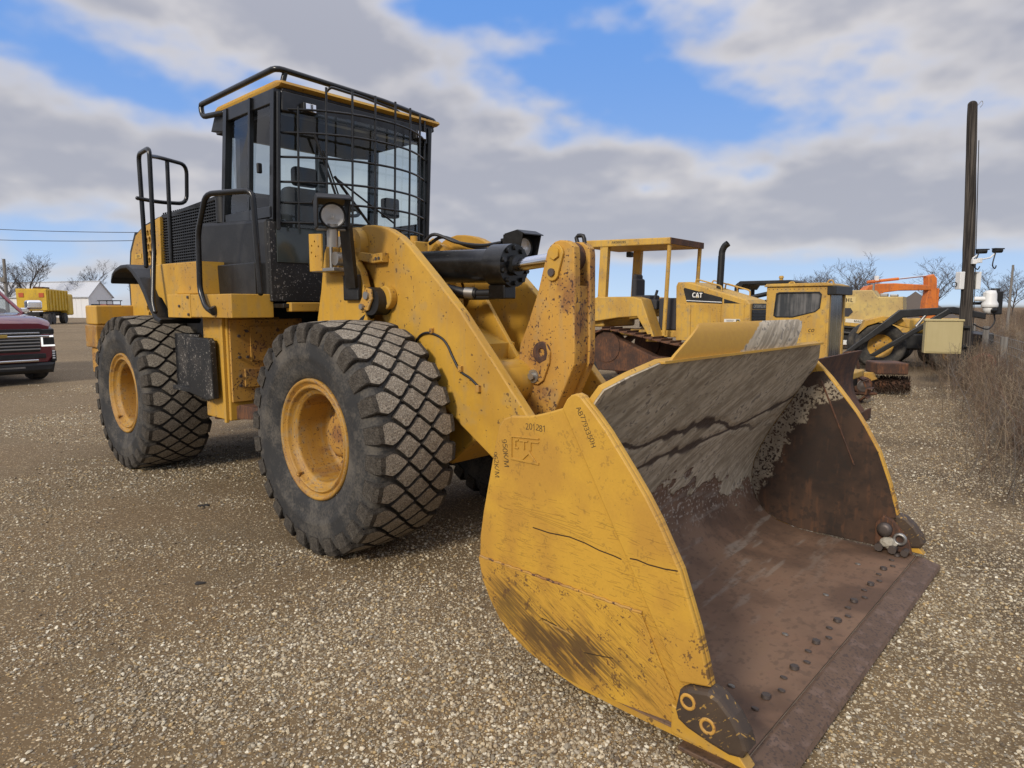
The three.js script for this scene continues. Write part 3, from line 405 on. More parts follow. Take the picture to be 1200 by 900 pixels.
for (const [z0, z1] of [[0.05, 0.115], [-0.115, -0.05]]) { const b = P('bellcrank_plate', ext(bcPts, z0, z1, 0.010), M.worn);
  if (z0 > 0) {
    const q = part(b, 'pin_keeper', ext([...circlePts(1.262, 2.0, 0.062, 20).filter((p) => p[1] > 1.985), [1.20, 1.98], [1.185, 1.89], ...circlePts(1.235, 1.88, 0.05, 16).filter((p) => p[1] < 1.885)].sort((m, n) => Math.atan2(m[1] - 1.94, m[0] - 1.248) - Math.atan2(n[1] - 1.94, n[0] - 1.248)), 0.115, 0.135, 0.005), M.yellow);
    part(b, 'keeper_nut', rod([1.26, 2.005, 0.13], [1.26, 2.005, 0.152], 0.042, 0.042, 6), M.yellow); part(b, 'keeper_bolt', rod([1.236, 1.885, 0.13], [1.236, 1.885, 0.15], 0.026, 0.026, 10), M.wear);
    part(b, 'pivot_ring', lathe([[0.025, 0.118], [0.03, 0.13], [0.07, 0.13], [0.074, 0.116]], 32).translate(1.143, 1.365, 0), M.rust);
    part(b, 'pivot_keeper', ext([[1.20, 1.36], [1.185, 1.43], [1.22, 1.37], [1.215, 1.30], [1.165, 1.18], [1.12, 1.15], [1.075, 1.15], [1.045, 1.19], [1.05, 1.235], [1.09, 1.27], [1.15, 1.30], [1.19, 1.32]], 0.115, 0.135, 0.005), M.worn);
    part(b, 'pivot_bolt', [rod([1.085, 1.205, 0.13], [1.085, 1.205, 0.145], 0.045, 0.045, 20), rod([1.085, 1.205, 0.145], [1.085, 1.205, 0.17], 0.026, 0.026, 6)], M.steel);
  } }
P('bellcrank_web', ext([[1.30, 1.80], [1.385, 1.80], [1.393, 1.377], [1.387, 1.30], [1.235, 0.99], [1.19, 0.95], [1.10, 1.0], [1.28, 1.32]], -0.052, 0.052, 0.004), M.worn);
P('rod_end', [rod([1.27, 1.985, -0.05], [1.27, 1.985, 0.05], 0.10, 0.10, 28)], M.rust);
P('lifting_eye', [bentTube([[1.28, 2.08, -0.08], [1.26, 2.13, -0.08], [1.32, 2.13, -0.09], [1.33, 2.07, -0.09]], 0.014, 0.03)], M.black);
P('tilt_link', [box(1.05, 1.9, 0.86, 0.98, -0.05, 0.05, 0.02)], M.yellow);
P('arm_cable', tube([[0.30, 1.40, 0.508], [0.359, 1.461, 0.508], [0.43, 1.487, 0.512], [0.503, 1.483, 0.508], [0.59, 1.455, 0.508], [0.648, 1.407, 0.508], [0.70, 1.33, 0.508], [0.771, 1.245, 0.51], [0.86, 1.205, 0.508], [0.937, 1.155, 0.508]], 0.0085, 60, 8), M.hose);
P('cable_clip', [box(0.48, 0.505, 1.485, 1.52, 0.498, 0.525, 0.004)], M.worn); P('cable_clip', [box(0.76, 0.79, 1.24, 1.28, 0.498, 0.525, 0.004)], M.worn); P('cable_end', [box(0.925, 0.955, 1.12, 1.165, 0.498, 0.525, 0.004)], M.worn);

// --- bucket
const bucket = new THREE.Group(); bucket.name = 'bucket'; loader.add(bucket);
const B = (n, g, m, k) => part(bucket, n, g, m, k);
const SP = { x0: 1.76, x1: 3.06, y0: 0.03, y1: 1.34 };
const sideCanvas = canvas(1040, 1048, (g, w, h) => {
  const img = g.createImageData(w, h), d = img.data;
  for (let j = 0; j < h; j++) for (let i = 0; i < w; i++) {
    const X = SP.x0 + i / w * (SP.x1 - SP.x0), Y = SP.y1 - j / h * (SP.y1 - SP.y0);
    const n = fbm(X * 5, Y * 5, 5), m = fbm(X * 30, Y * 30, 3), f = fbm(X * 140, Y * 140, 2);
    let c = mix3(YEL, [YEL[0] * 0.84, YEL[1] * 0.80, YEL[2]], sstep(0.35, 0.7, n));
    // ground-in dirt with streaks on the lower wear plate
    const st = fbm((X + Y * 0.9) * 22 + 30, (Y + X * 0.5) * 150 + 30, 5) * 0.6 + fbm(X * 9 + 5, Y * 9 + 5, 4) * 0.4, cx = (X - 2.34) / 0.36, cy = (Y - 0.24) / 0.17, blob = Math.exp(-(cx * cx + cy * cy)) + 0.45 * Math.exp(-(((X - 1.95) / 0.15) ** 2 + ((Y - 0.36) / 0.12) ** 2));
    const low = sstep(0.50, 0.47, Y + (m - 0.5) * 0.02); let k = clamp(sstep(0.40, 0.70, st + blob * 0.34 - 0.16) * (0.25 + blob)) * low;
    c = mix3(c, [0.055, 0.034, 0.018], k * 0.85);
    const ch = sstep(0.655, 0.70, f * 0.5 + m * 0.5) * (0.3 + 0.5 * low); c = mix3(c, [0.09, 0.045, 0.022], ch);
    const o = (j * w + i) * 4, s = 1 + (f - 0.5) * 0.10; for (let q = 0; q < 3; q++) d[o + q] = lin2s(clamp(c[q] * s)) * 255; d[o + 3] = 255;
  }
  g.putImageData(img, 0, 0);
  const x = (X) => (X - SP.x0) / (SP.x1 - SP.x0) * w, y = (Y) => (SP.y1 - Y) / (SP.y1 - SP.y0) * h;
  g.lineCap = 'round';
  for (let i = 0; i < 1500; i++) { const low = rnd() < 0.62, X = low ? rr(1.85, 2.8) : rr(1.9, 2.85), Y = low ? rr(0.12, 0.5) : rr(0.45, 0.85) , a = low ? rr(-0.75, -0.25) : rr(-0.2, 0.1), L = low ? rr(0.01, 0.09) : rr(0.01, 0.06); g.strokeStyle = `rgba(${40 + rnd() * 30 | 0},${26 + rnd() * 16 | 0},12,${rr(0.12, 0.5)})`; g.lineWidth = rr(0.4, 1.3); g.beginPath(); g.moveTo(x(X), y(Y)); g.lineTo(x(X + L * Math.cos(a)), y(Y + L * Math.sin(a))); g.stroke(); }
  const line = (pts, lw, c) => { g.strokeStyle = c; g.lineWidth = lw; g.beginPath(); pts.forEach((p, i) => i ? g.lineTo(x(p[0]), y(p[1])) : g.moveTo(x(p[0]), y(p[1]))); g.stroke(); };
  line([[2.13, 0.705], [2.22, 0.702], [2.33, 0.71], [2.41, 0.703], [2.48, 0.69], [2.55, 0.685], [2.585, 0.68]], 4, '#2b1c10'); line([[2.64, 0.703], [2.67, 0.706], [2.72, 0.70], [2.79, 0.702], [2.84, 0.708]], 4, '#2b1c10');
  line([[2.20, 0.30], [2.28, 0.297], [2.36, 0.29]], 5, '#a3814a'); line([[2.19, 0.31], [2.27, 0.303]], 4, '#20150c'); line([[2.42, 0.235], [2.50, 0.25], [2.56, 0.262]], 3, '#20150c');
  for (let i = 0; i < 5; i++) line([[2.02 + i * 0.03, 0.78 - i * 0.006], [2.30 + i * 0.05, 0.79 - i * 0.02]], 1, 'rgba(60,45,15,.5)');
  // chalk-pen notes
  const text = (s, X, Y, a, size, sk = 0) => { g.save(); g.translate(x(X), y(Y)); g.rotate(a); g.fillStyle = '#31281a'; g.font = size + 'px sans-serif'; let q = 0; for (const ch of s) { g.save(); g.translate(q, (rnd() - 0.5) * 5); g.rotate((rnd() - 0.5) * 0.18); g.fillText(ch, 0, 0); q += g.measureText(ch).width * 0.92; g.restore(); } g.restore(); };
  text('201281', 2.085, 1.135, -0.04, 30); text('950K/M', 1.945, 1.075, 1.45, 32); text('962K/M', 1.888, 1.01, 1.42, 30);
  text('AB7793350H', 2.372, 1.262, 1.08, 26);
});
const sideMat = std({ map: ctex(sideCanvas), roughness: 0.5 });
const sideUV = (g) => { g = clean(g); const p = g.attributes.position, uv = g.attributes.uv; for (let i = 0; i < p.count; i++) uv.setXY(i, (p.getX(i) - SP.x0) / (SP.x1 - SP.x0), (p.getY(i) - SP.y0) / (SP.y1 - SP.y0)); return g; };
const sidePts = [[1.90, 1.046], [1.925, 1.13], [1.953, 1.168], [2.0, 1.186], [2.07, 1.193], [2.129, 1.202], [2.21, 1.225], [2.29, 1.252], [2.325, 1.295], [2.345, 1.312], [2.37, 1.32], [2.394, 1.312], [2.46, 1.25], [2.523, 1.184], [2.639, 1.04], [2.70, 0.96], [2.757, 0.875], [2.85, 0.712], [2.924, 0.513], [2.955, 0.41], [2.981, 0.313], [3.0, 0.20], [3.0, 0.11], [2.823, 0.10], [2.482, 0.072], [2.34, 0.078], [2.208, 0.096], [2.10, 0.125], [2.005, 0.17], [1.93, 0.225], [1.869, 0.295], [1.82, 0.38], [1.796, 0.475], [1.80, 0.59], [1.821, 0.71]];
const frontStrip = [[2.30, 1.252], [2.325, 1.295], [2.345, 1.312], [2.37, 1.32], [2.394, 1.312], [2.46, 1.25], [2.523, 1.184], [2.639, 1.04], [2.70, 0.96], [2.757, 0.875], [2.85, 0.712], [2.924, 0.513], [2.955, 0.41], [2.981, 0.313], [2.86, 0.285]];
const wearPlate = [[1.797, 0.490], [2.685, 0.488], [2.855, 0.17], [2.825, 0.105], [2.482, 0.076], [2.34, 0.082], [2.208, 0.10], [2.10, 0.129], [2.005, 0.174], [1.93, 0.229], [1.873, 0.298], [1.824, 0.383], [1.799, 0.475]];
for (const s of [1, -1]) {
  const zz = (a, b) => s > 0 ? [a, b] : [-b, -a];
  const p = B('side_plate', sideUV(ext(sidePts, ...zz(1.330, 1.360), 0.008)), sideMat, true);
  B('edge_plate', sideUV(ext(frontStrip, ...zz(1.360, 1.381), 0.007)), sideMat, true);
  B('wear_plate', sideUV(ext(wearPlate, ...zz(1.360, 1.368), 0.003)), sideMat, true);
  const weld = []; for (let i = 0; i <= 46; i++) weld.push([1.80 + i * 0.0193, 0.4925 + 0.002 * Math.sin(i * 2.1), s * (1.364)]); B('weld', tube(weld, 0.006, 90, 6), M.worn);
  const lug = [[2.858, 0.19], [2.872, 0.268], [2.905, 0.292], [2.985, 0.312], [3.028, 0.30], [3.082, 0.252], [3.122, 0.195], [3.138, 0.15], [3.118, 0.115], [3.07, 0.105], [3.0, 0.115], [2.91, 0.135], [2.87, 0.155]];
  B('corner_shroud', ext(lug, ...zz(1.322, 1.408), 0.016), M.lug);
  B('shroud_base', ext([[2.84, 0.085], [2.84, 0.20], [3.10, 0.12], [3.14, 0.075]], ...zz(1.34, 1.398), 0.006), M.yellow);
  for (const [x, y] of [[2.912, 0.242], [2.99, 0.182]]) { B('shroud_ring', lathe([[0.018, 0.0], [0.02, 0.008], [0.030, 0.008], [0.033, 0.0]], 24).translate(x, y, s * 1.404), M.worn); }
}
// cast maker's square on the side plate: a frame with a chevron and bars
{ const L = new THREE.Group(); const z0 = 1.360, z1 = 1.366; B('emblem', [ext([[2.0, 1.098], [2.163, 1.108], [2.163, 1.101], [2.007, 1.092], [2.007, 1.0], [2.163, 1.0], [2.163, 0.99], [2.0, 0.99]], z0, z1, 0.0015), ext([[2.06, 1.0], [2.106, 1.045], [2.15, 1.0], [2.138, 1.0], [2.106, 1.03], [2.072, 1.0]], z0, z1, 0.0015), ext([[2.052, 1.085], [2.10, 1.088], [2.10, 1.082], [2.082, 1.08], [2.082, 1.045], [2.075, 1.045], [2.075, 1.08], [2.052, 1.078]], z0, z1, 0.0015), ext([[2.112, 1.088], [2.163, 1.091], [2.163, 1.085], [2.119, 1.082], [2.119, 1.045], [2.112, 1.045]], z0, z1, 0.0015), ext([[2.022, 1.085], [2.045, 1.087], [2.045, 1.08], [2.030, 1.078], [2.030, 1.05], [2.045, 1.05], [2.045, 1.044], [2.022, 1.044]], z0, z1, 0.0015)], sideMat).geometry = sideUV(bucket.children[bucket.children.length - 1].geometry); }
// bucket shell: floor, round back and forward-leaning top sheet; each station is x, y, near z, far z
const stations = [[3.10, 0.062, 1.33, -1.33], [2.85, 0.064, 1.33, -1.33], [2.6, 0.066, 1.33, -1.33], [2.35, 0.074, 1.33, -1.33], [2.2, 0.105, 1.33, -1.33], [2.1, 0.16, 1.33, -1.33], [2.035, 0.24, 1.33, -1.33], [2.0, 0.34, 1.33, -1.33], [1.995, 0.44, 1.33, -1.33], [2.012, 0.54, 1.33, -1.33], [2.055, 0.65, 1.33, -1.33], [2.115, 0.77, 1.33, -1.33], [2.195, 0.90, 1.33, -1.33], [2.29, 1.055, 1.33, -1.33], [2.375, 1.19, 1.33, -1.33], [2.41, 1.245, 1.335, -1.335], [2.44, 1.29, 1.335, -1.29], [2.47, 1.335, 1.325, -1.22], [2.497, 1.38, 1.18, -1.14], [2.525, 1.425, 0.985, -1.06]];
let arc = 0; const SA = stations.map((s, i) => { if (i) arc += Math.hypot(s[0] - stations[i - 1][0], s[1] - stations[i - 1][1]); return arc; });
function sheet(off0, off1, st = stations, sa = SA, total = SA[SA.length - 1], nz = 40, edgesOnly = false) {
  const nrm = st.map((s, i) => { const a = st[Math.max(0, i - 1)], b = st[Math.min(st.length - 1, i + 1)]; const dx = b[0] - a[0], dy = b[1] - a[1], L = Math.hypot(dx, dy); return [dy / L, -dx / L]; }); // points into the bucket
  const pos = [], uv = []; const pt = (i, k, off) => { const s = st[i], t = k / nz; return [s[0] - nrm[i][0] * off * -1, s[1] - nrm[i][1] * off * -1, mix(s[2], s[3], t)]; };
  const UV = (i, k) => [(mix(st[i][2], st[i][3], k / nz) + 1.34) / 2.68, sa[i] / total];
  const q = (a, b, c, d, ua) => { for (const n of [0, 1, 2, 0, 2, 3]) { pos.push(...[a, b, c, d][n]); uv.push(...ua[n]); } };
  for (const [off, flip] of [[off0, false], [off1, true]]) for (let i = 0; i < st.length - 1; i++) for (let k = 0; k < nz; k++) { const a = pt(i, k, off), b = pt(i, k + 1, off), c = pt(i + 1, k + 1, off), d = pt(i + 1, k, off), u = [UV(i, k), UV(i, k + 1), UV(i + 1, k + 1), UV(i + 1, k)]; flip ? q(a, d, c, b, [u[0], u[3], u[2], u[1]]) : q(a, b, c, d, u); }
  for (let i = 0; i < st.length - 1; i++) for (const k of [0, nz]) { const a = pt(i, k, off0), b = pt(i + 1, k, off0), c = pt(i + 1, k, off1), d = pt(i, k, off1); const u = [UV(i, k), UV(i + 1, k), UV(i + 1, k), UV(i, k)]; k ? q(a, d, c, b, u) : q(a, b, c, d, u); }
  for (const i of [0, st.length - 1]) for (let k = 0; k < nz; k++) { const a = pt(i, k, off0), b = pt(i, k + 1, off0), c = pt(i, k + 1, off1), d = pt(i, k, off1), u = [UV(i, k), UV(i, k + 1), UV(i, k + 1), UV(i, k)]; i ? q(a, b, c, d, u) : q(a, d, c, b, u); }
  const g = new THREE.BufferGeometry(); g.setAttribute('position', new THREE.Float32BufferAttribute(pos, 3)); g.setAttribute('uv', new THREE.Float32BufferAttribute(uv, 2)); g.computeVertexNormals(); return toCreasedNormals(g, 0.7);
}
const TOT = SA[SA.length - 1];
const mudEdge = (zz, jag) => 0.575 + 0.10 * Math.sin(zz * 2.2 + 1.0) * 0.35 - 0.05 * sstep(-0.3, -1.2, zz) * 1 + (jag - 0.5) * 0.17;
const crack = (z, v) => Math.abs(v - (0.79 + 0.03 * z + 0.05 * (fbm(z * 2.2 + 30, 4, 3) - 0.5) * 2)), crack2 = (z, v) => Math.abs(v - (0.735 - 0.05 * z + 0.06 * (fbm(z * 2 + 60, 9, 3) - 0.5)));
const innerMap = tex(1152, 1152, (u, v) => {
  const z = u * 2.68 - 1.34, s = v * TOT;
  const n = fbm(z * 3 + 10, s * 3, 5), g = fbm(z * 18 + 4, s * 60 + 2, 4), m = fbm(z * 40, s * 40, 3), dg = 0.62 * fbm((z + s * 1.25) * 30 + 20, (s - z * 0.7) * 7 + 20, 5) + 0.38 * fbm(z * 11 + 7, s * 11 + 3, 5), jag = fbm(z * 9 + 5, s * 11, 5), fl = fbm(z * 60 + 3, s * 60, 3);
  // polished, rust-stained steel of the floor
  let c = mix3([0.115, 0.066, 0.040], [0.20, 0.120, 0.074], sstep(0.3, 0.7, n)); c = mix3(c, [0.20, 0.115, 0.07], 0.55 * sstep(0.55, 0.75, fbm(z * 6 + 3, s * 4 + 7, 4)));
  c = mix3(c, [0.27, 0.23, 0.185], 0.55 * sstep(0.55, 0.78, fbm(z * 4 + s * 5, s * 22 + 5, 4)) * sstep(0.35, 0.1, Math.abs(v - 0.42)));
  c = mix3(c, [0.075, 0.048, 0.032], 0.4 * sstep(0.56, 0.66, m * 0.6 + g * 0.4));
  c = mix3(c, [0.42, 0.36, 0.29], sstep(0.66, 0.71, fl) * sstep(0.12, 0.04, Math.abs(v - 0.56)) * 0.8);
  // dried mud on the upper sheet with wipe marks; it breaks off in a ragged edge
  const k = sstep(0.0, 0.012, v - mudEdge(z, jag));
  let mud = mix3([0.30, 0.245, 0.165], [0.56, 0.475, 0.340], sstep(0.28, 0.72, dg)); mud = mix3(mud, [0.64, 0.56, 0.43], 0.7 * sstep(0.57, 0.70, dg * 0.6 + m * 0.4)); mud = mix3(mud, [0.10, 0.08, 0.06], 0.7 * sstep(0.60, 0.68, m * 0.5 + dg * 0.5));
  mud = mix3(mud, [0.17, 0.11, 0.06], 0.5 * sstep(0.55, 0.75, n) * sstep(0.2, 1.2, z));
  const cw = 0.008 + 0.020 * sstep(0.45, 0.7, fbm(z * 5 + 9, 3, 3)); mud = mix3(mud, [0.045, 0.026, 0.018], 0.92 * sstep(cw, cw * 0.4, crack(z, v) + (m - 0.5) * 0.008) * sstep(-1.2, -0.6, z) ); mud = mix3(mud, [0.045, 0.026, 0.018], 0.9 * sstep(cw, cw * 0.3, crack2(z, v) + (g - 0.5) * 0.006));
  return mix3(c, mud, k);
}, 1);
const innerBump = tex(640, 640, (u, v) => { const z = u * 2.68 - 1.34, s = v * TOT, dg = 0.62 * fbm((z + s * 1.25) * 30 + 20, (s - z * 0.7) * 7 + 20, 5) + 0.38 * fbm(z * 11 + 7, s * 11 + 3, 5), jag = fbm(z * 9 + 5, s * 11, 5), k = sstep(0, 0.012, v - mudEdge(z, jag)), m = fbm(z * 40, s * 40, 3); const cr = sstep(0.02, 0.004, crack(z, v)) + sstep(0.02, 0.004, crack2(z, v)); const b = k * (0.45 + 0.4 * dg + 0.2 * m - 0.3 * cr) + (1 - k) * 0.1 * m; return [b, b, b]; }, 1, false);
for (const t of [innerMap, innerBump]) { t.repeat.set(1, 1); }
const innerMat = std({ map: innerMap, bumpMap: innerBump, bumpScale: 0.016, roughness: 0.78 });
B('inner_sheet', sheet(0.0, -0.008), innerMat, true);
B('outer_shell', sheet(-0.009, -0.034), M.yellow);
// muddy spill guard plate rising from the top edge
const guardMap = tex(768, 256, (u, v) => {
  const z = u * 2.68 - 1.34, y = v, m = fbm(z * 40, y * 8, 3), dg = fbm((z + y * 0.25) * 34 + 20, (y * 0.2 - z * 0.9) * 6 + 20, 5);
  let mud = mix3([0.30, 0.245, 0.165], [0.56, 0.475, 0.340], sstep(0.28, 0.72, dg)); mud = mix3(mud, [0.64, 0.56, 0.43], 0.7 * sstep(0.57, 0.70, dg * 0.6 + m * 0.4)); mud = mix3(mud, [0.10, 0.08, 0.06], 0.7 * sstep(0.60, 0.68, m * 0.5 + dg * 0.5));
  const edge = 0.20 - 0.34 * y + (m - 0.5) * 0.06; const k = sstep(0.012, -0.012, z - edge); const f = fbm(z * 60, y * 14, 2); const yl = mix3(YEL, [YEL[0] * 0.9, YEL[1] * 0.86, YEL[2]], f); return mix3(yl, mud, k);
}, 1); guardMap.repeat.set(1, 1);
{ const gs = [[2.528, 1.432, 0.90, -0.60], [2.530, 1.46, 0.86, -0.62], [2.528, 1.50, 0.78, -0.655], [2.524, 1.54, 0.70, -0.70], [2.514, 1.575, 0.63, -0.73], [2.50, 1.59, 0.60, -0.70]]; const ga = gs.map((s, i) => i / (gs.length - 1)); B('spill_guard', sheet(0.0, -0.014, gs, ga, 1, 40), std({ map: guardMap, roughness: 0.6 }), true); }
B('guard_ledge', ext([[2.497, 1.418], [2.545, 1.424], [2.545, 1.436], [2.497, 1.432]], -1.06, 0.985, 0.003), M.yellow);
// inner faces of the side plates: dark rust with a ragged fringe of mud along the round back
const linerMap = tex(640, 640, (u, v) => {
  const X = SP.x0 + u * 1.3, Y = SP.y0 + v * 1.31; const n = fbm(X * 5, Y * 5, 5), m = fbm(X * 30, Y * 30, 4), g = fbm(X * 90, Y * 90, 3), s = fbm(X * 40, Y * 7, 4);
  let c = mix3([0.026, 0.015, 0.010], [0.060, 0.033, 0.020], sstep(0.3, 0.7, n)); c = mix3(c, [0.11, 0.05, 0.024], 0.5 * sstep(0.55, 0.72, s * 0.6 + n * 0.4)); c = mix3(c, [0.02, 0.014, 0.011], 0.5 * sstep(0.55, 0.7, m));
  let dist = 9; for (let i = 4; i < stations.length - 1; i++) { const a = stations[i], b = stations[i + 1], dx = b[0] - a[0], dy = b[1] - a[1], t = clamp(((X - a[0]) * dx + (Y - a[1]) * dy) / (dx * dx + dy * dy)); dist = Math.min(dist, Math.hypot(X - a[0] - t * dx, Y - a[1] - t * dy)); }
  let w = 0.15 * sstep(0.20, 0.5, Y); const topBand = Math.exp(-(((Y - 1.06 + (X - 2.45) * -0.3) / 0.075) ** 2)) * sstep(2.2, 2.32, X); const inW = sstep(0.015, -0.015, dist - w * (0.55 + 0.9 * m) ); const bare = sstep(0.05, -0.02, Math.abs(Y - 1.10) - 0.09) * sstep(2.2, 2.28, X) ;
  const k = clamp(Math.max(inW * (1 - 0.95 * sstep(0.95, 1.0, Y)), sstep(0.4, 0.55, topBand + (m - 0.5) * 0.7)));
  return mix3(c, mix3([0.20, 0.155, 0.10], [0.36, 0.31, 0.23], m), k * sstep(0.66, 0.56, g));
}, 1); linerMap.repeat.set(1, 1);
const linerMat = std({ map: linerMap, roughness: 0.85 });
const linerPts = [[3.0, 0.075], [2.35, 0.08], [2.2, 0.11], [2.1, 0.165], [2.037, 0.245], [2.004, 0.34], [2.0, 0.44], [2.017, 0.54], [2.06, 0.65], [2.12, 0.77], [2.20, 0.90], [2.295, 1.055], [2.36, 1.17], [2.40, 1.215], [2.47, 1.225], [2.63, 1.03], [2.69, 0.955], [2.745, 0.87], [2.838, 0.71], [2.912, 0.51], [2.97, 0.31], [2.985, 0.2]];
for (const s of [1, -1]) B('side_liner', sideUV(ext(linerPts, s > 0 ? 1.322 : -1.3295, s > 0 ? 1.3295 : -1.322, 0.002)), linerMat, true);
B('liner_weld', [rod([2.46, 1.16, -1.32], [2.70, 0.60, -1.32], 0.006, 0.006, 6)], M.rust);
B('corner_gusset', [ext([[2.86, 0.075], [2.86, 0.24], [2.90, 0.30], [2.96, 0.28], [3.06, 0.16], [3.08, 0.075]], -1.32, -1.285, 0.008)], M.rust);
B('gusset_boss', [lathe([[0.0, 0.0], [0.03, 0.0], [0.045, -0.0], [0.045, 0.035], [0.02, 0.04], [0.0, 0.04]], 20).translate(2.92, 0.215, -1.285), rod([2.90, 0.10, -1.30], [2.90, 0.10, -1.22], 0.026, 0.026, 8), rod([2.98, 0.10, -1.30], [2.98, 0.10, -1.22], 0.026, 0.026, 8), rod([3.05, 0.095, -1.30], [3.05, 0.095, -1.22], 0.022, 0.022, 8)], M.wear);
B('gusset_ring', lathe([[0.024, -0.01], [0.024, 0.01], [0.04, 0.01], [0.042, -0.01]], 24).translate(3.01, 0.165, -1.275), M.steel);
{ const lump = new THREE.IcosahedronGeometry(0.05, 3); const p = lump.attributes.position; for (let i = 0; i < p.count; i++) { const f = 0.75 + 0.5 * vn(p.getX(i) * 50 + 9, p.getY(i) * 50 + p.getZ(i) * 30 + 9); p.setXYZ(i, p.getX(i) * f * 1.0, p.getY(i) * f * 0.75, p.getZ(i) * f * 0.6); } lump.computeVertexNormals(); B('dried_mud', lump.translate(2.95, 0.13, -1.265), std({ color: col(0.36, 0.33, 0.27), roughness: 1 })); }
// cutting edge with its bolts
const edgeMap = tex(512, 512, (u, v) => { const n = fbm(u * 5, v * 5, 5, 5), s = fbm(u * 24, v * 24, 5, 24), m = fbm(u * 110, v * 110, 3, 110); let c = mix3([0.10, 0.06, 0.038], [0.18, 0.11, 0.068], n); c = mix3(c, [0.20, 0.13, 0.095], 0.6 * sstep(0.55, 0.75, s)); return mix3(c, [0.05, 0.036, 0.03], 0.6 * sstep(0.58, 0.70, m)); }, 1.0);
const edgeMat = std({ map: edgeMap, roughness: 0.62, metalness: 0.25 });
B('cutting_edge', ext([[2.86, 0.012], [2.86, 0.030], [3.085, 0.030], [3.085, 0.052], [3.11, 0.055], [3.225, 0.028], [3.235, 0.012]], -1.36, 1.375, 0.004), edgeMat);
B('floor_plate', ext([[2.30, 0.034], [2.30, 0.052], [3.084, 0.052], [3.084, 0.032]], -1.325, 1.325, 0.003), edgeMat);
const hexHead = (() => { const g = new THREE.CylinderGeometry(0.019, 0.021, 0.014, 6); return boxUV(clean(g)); })(), flat = (() => { const g = new THREE.CylinderGeometry(0.011, 0.012, 0.006, 10); g.scale(1.35, 1, 0.8); return boxUV(clean(g)); })();
for (let i = 0; i < 8; i++) { const z = 0.90 - i * 0.305; const b = new THREE.Mesh(hexHead, M.wear); b.name = 'edge_bolt'; b.position.set(3.003 + 0.006 * (i % 2), 0.073, z); b.rotation.y = i * 1.7; bucket.add(b);
  for (const [dx, dz] of [[0.03, -0.09], [0.0, 0.11], [-0.14, 0.02]]) { if (dx < -0.1 && i % 2) continue; const c = new THREE.Mesh(flat, dx < -0.1 ? M.steel : M.wear); c.name = 'plow_bolt'; c.position.set(3.003 + dx, 0.069, z + dz); bucket.add(c); } }
shade(bucket);

// ------------------------------------------------------------------ ground
const PEB = [['#968364', 30], ['#ac9979', 24], ['#807159', 20], ['#bfae8e', 10], ['#776c5c', 9], ['#8f8472', 6], ['#dccfb4', 4], ['#66543c', 8], ['#ab8c5c', 8]];
const pebColour = () => { let t = rnd() * 116; for (const [c, w] of PEB) { t -= w; if (t < 0) return c; } return PEB[0][0]; };
const GS = 2048, GM = 3.2; let gravelBump;
const gravelCanvas = canvas(GS, GS, (g, w, h) => {
  const bc = canvas(w, h, (b) => { b.fillStyle = '#303030'; b.fillRect(0, 0, w, h); gravelBump = b; });
  g.fillStyle = '#6c5a3f'; g.fillRect(0, 0, w, h);
  const b = gravelBump;
  const stone = (x, y, r, c, z) => { const n = 6 + (rnd() * 3 | 0), a0 = rnd() * 6, sx = rr(0.75, 1.25), P = []; for (let i = 0; i < n; i++) { const a = a0 + i / n * 6.283, q = r * rr(0.78, 1.12); P.push([Math.cos(a) * q * sx, Math.sin(a) * q / sx]); }
    for (const ox of x < 30 ? [0, w] : x > w - 30 ? [0, -w] : [0]) for (const oy of y < 30 ? [0, h] : y > h - 30 ? [0, -h] : [0]) { const path = (G, k) => { G.beginPath(); P.forEach((p, i) => i ? G.lineTo(x + ox + p[0] * k, y + oy + p[1] * k) : G.moveTo(x + ox + p[0] * k, y + oy + p[1] * k)); G.closePath(); };
      path(g, 1); g.fillStyle = c; g.fill(); const L = (k) => { const v = Math.round(z * k); return `rgb(${v},${v},${v})`; }; path(b, 1); b.fillStyle = L(0.55); b.fill(); path(b, 0.7); b.fillStyle = L(0.85); b.fill(); path(b, 0.4); b.fillStyle = L(1); b.fill(); } };
  for (let i = 0; i < 60000; i++) stone(rnd() * w, rnd() * h, rr(1.0, 3.0), pebColour(), rr(80, 150));
  for (let i = 0; i < 15000; i++) stone(rnd() * w, rnd() * h, rr(2.5, 5.2), pebColour(), rr(120, 200));
  for (let i = 0; i < 1700; i++) stone(rnd() * w, rnd() * h, rr(4.5, 8), pebColour(), rr(160, 255));
});
const wrapTex = (c, srgb) => { const t = new THREE.CanvasTexture(c); if (srgb) t.colorSpace = THREE.SRGBColorSpace; t.wrapS = t.wrapT = THREE.RepeatWrapping; t.repeat.set(1 / GM, 1 / GM); t.anisotropy = 8; return t; };
const groundMat = std({ map: wrapTex(gravelCanvas, true), bumpMap: wrapTex(gravelBump.canvas, false), bumpScale: 0.010, roughness: 0.97, vertexColors: true });
const compact = (x, z) => sstep(0.40, 0.58, fbm(x * 0.35 + 40, z * 0.9 + 40, 4)) * sstep(1.0, -1.8, x + (z + 6) * 0.15);   // rolled-in fines of the drive on the left
const fenceX = (z) => 10.0 + (-13.6 - z) * 0.56;                                   // the wire fence line
const groundY = (x, z) => { const d = Math.hypot(x, z); return (fbm(x * 1.3 + 50, z * 1.3 + 50, 3) - 0.5) * 0.030 * sstep(60, 20, d) + 0.006 * Math.sin(z * 21 + 2 * Math.sin(x * 0.7)) * sstep(0.0, 1, Math.exp(-(((x + 4.6 + (z + 7) * 0.9) / 0.5) ** 2))) * sstep(-2.5, -5, z) - 0.012; };
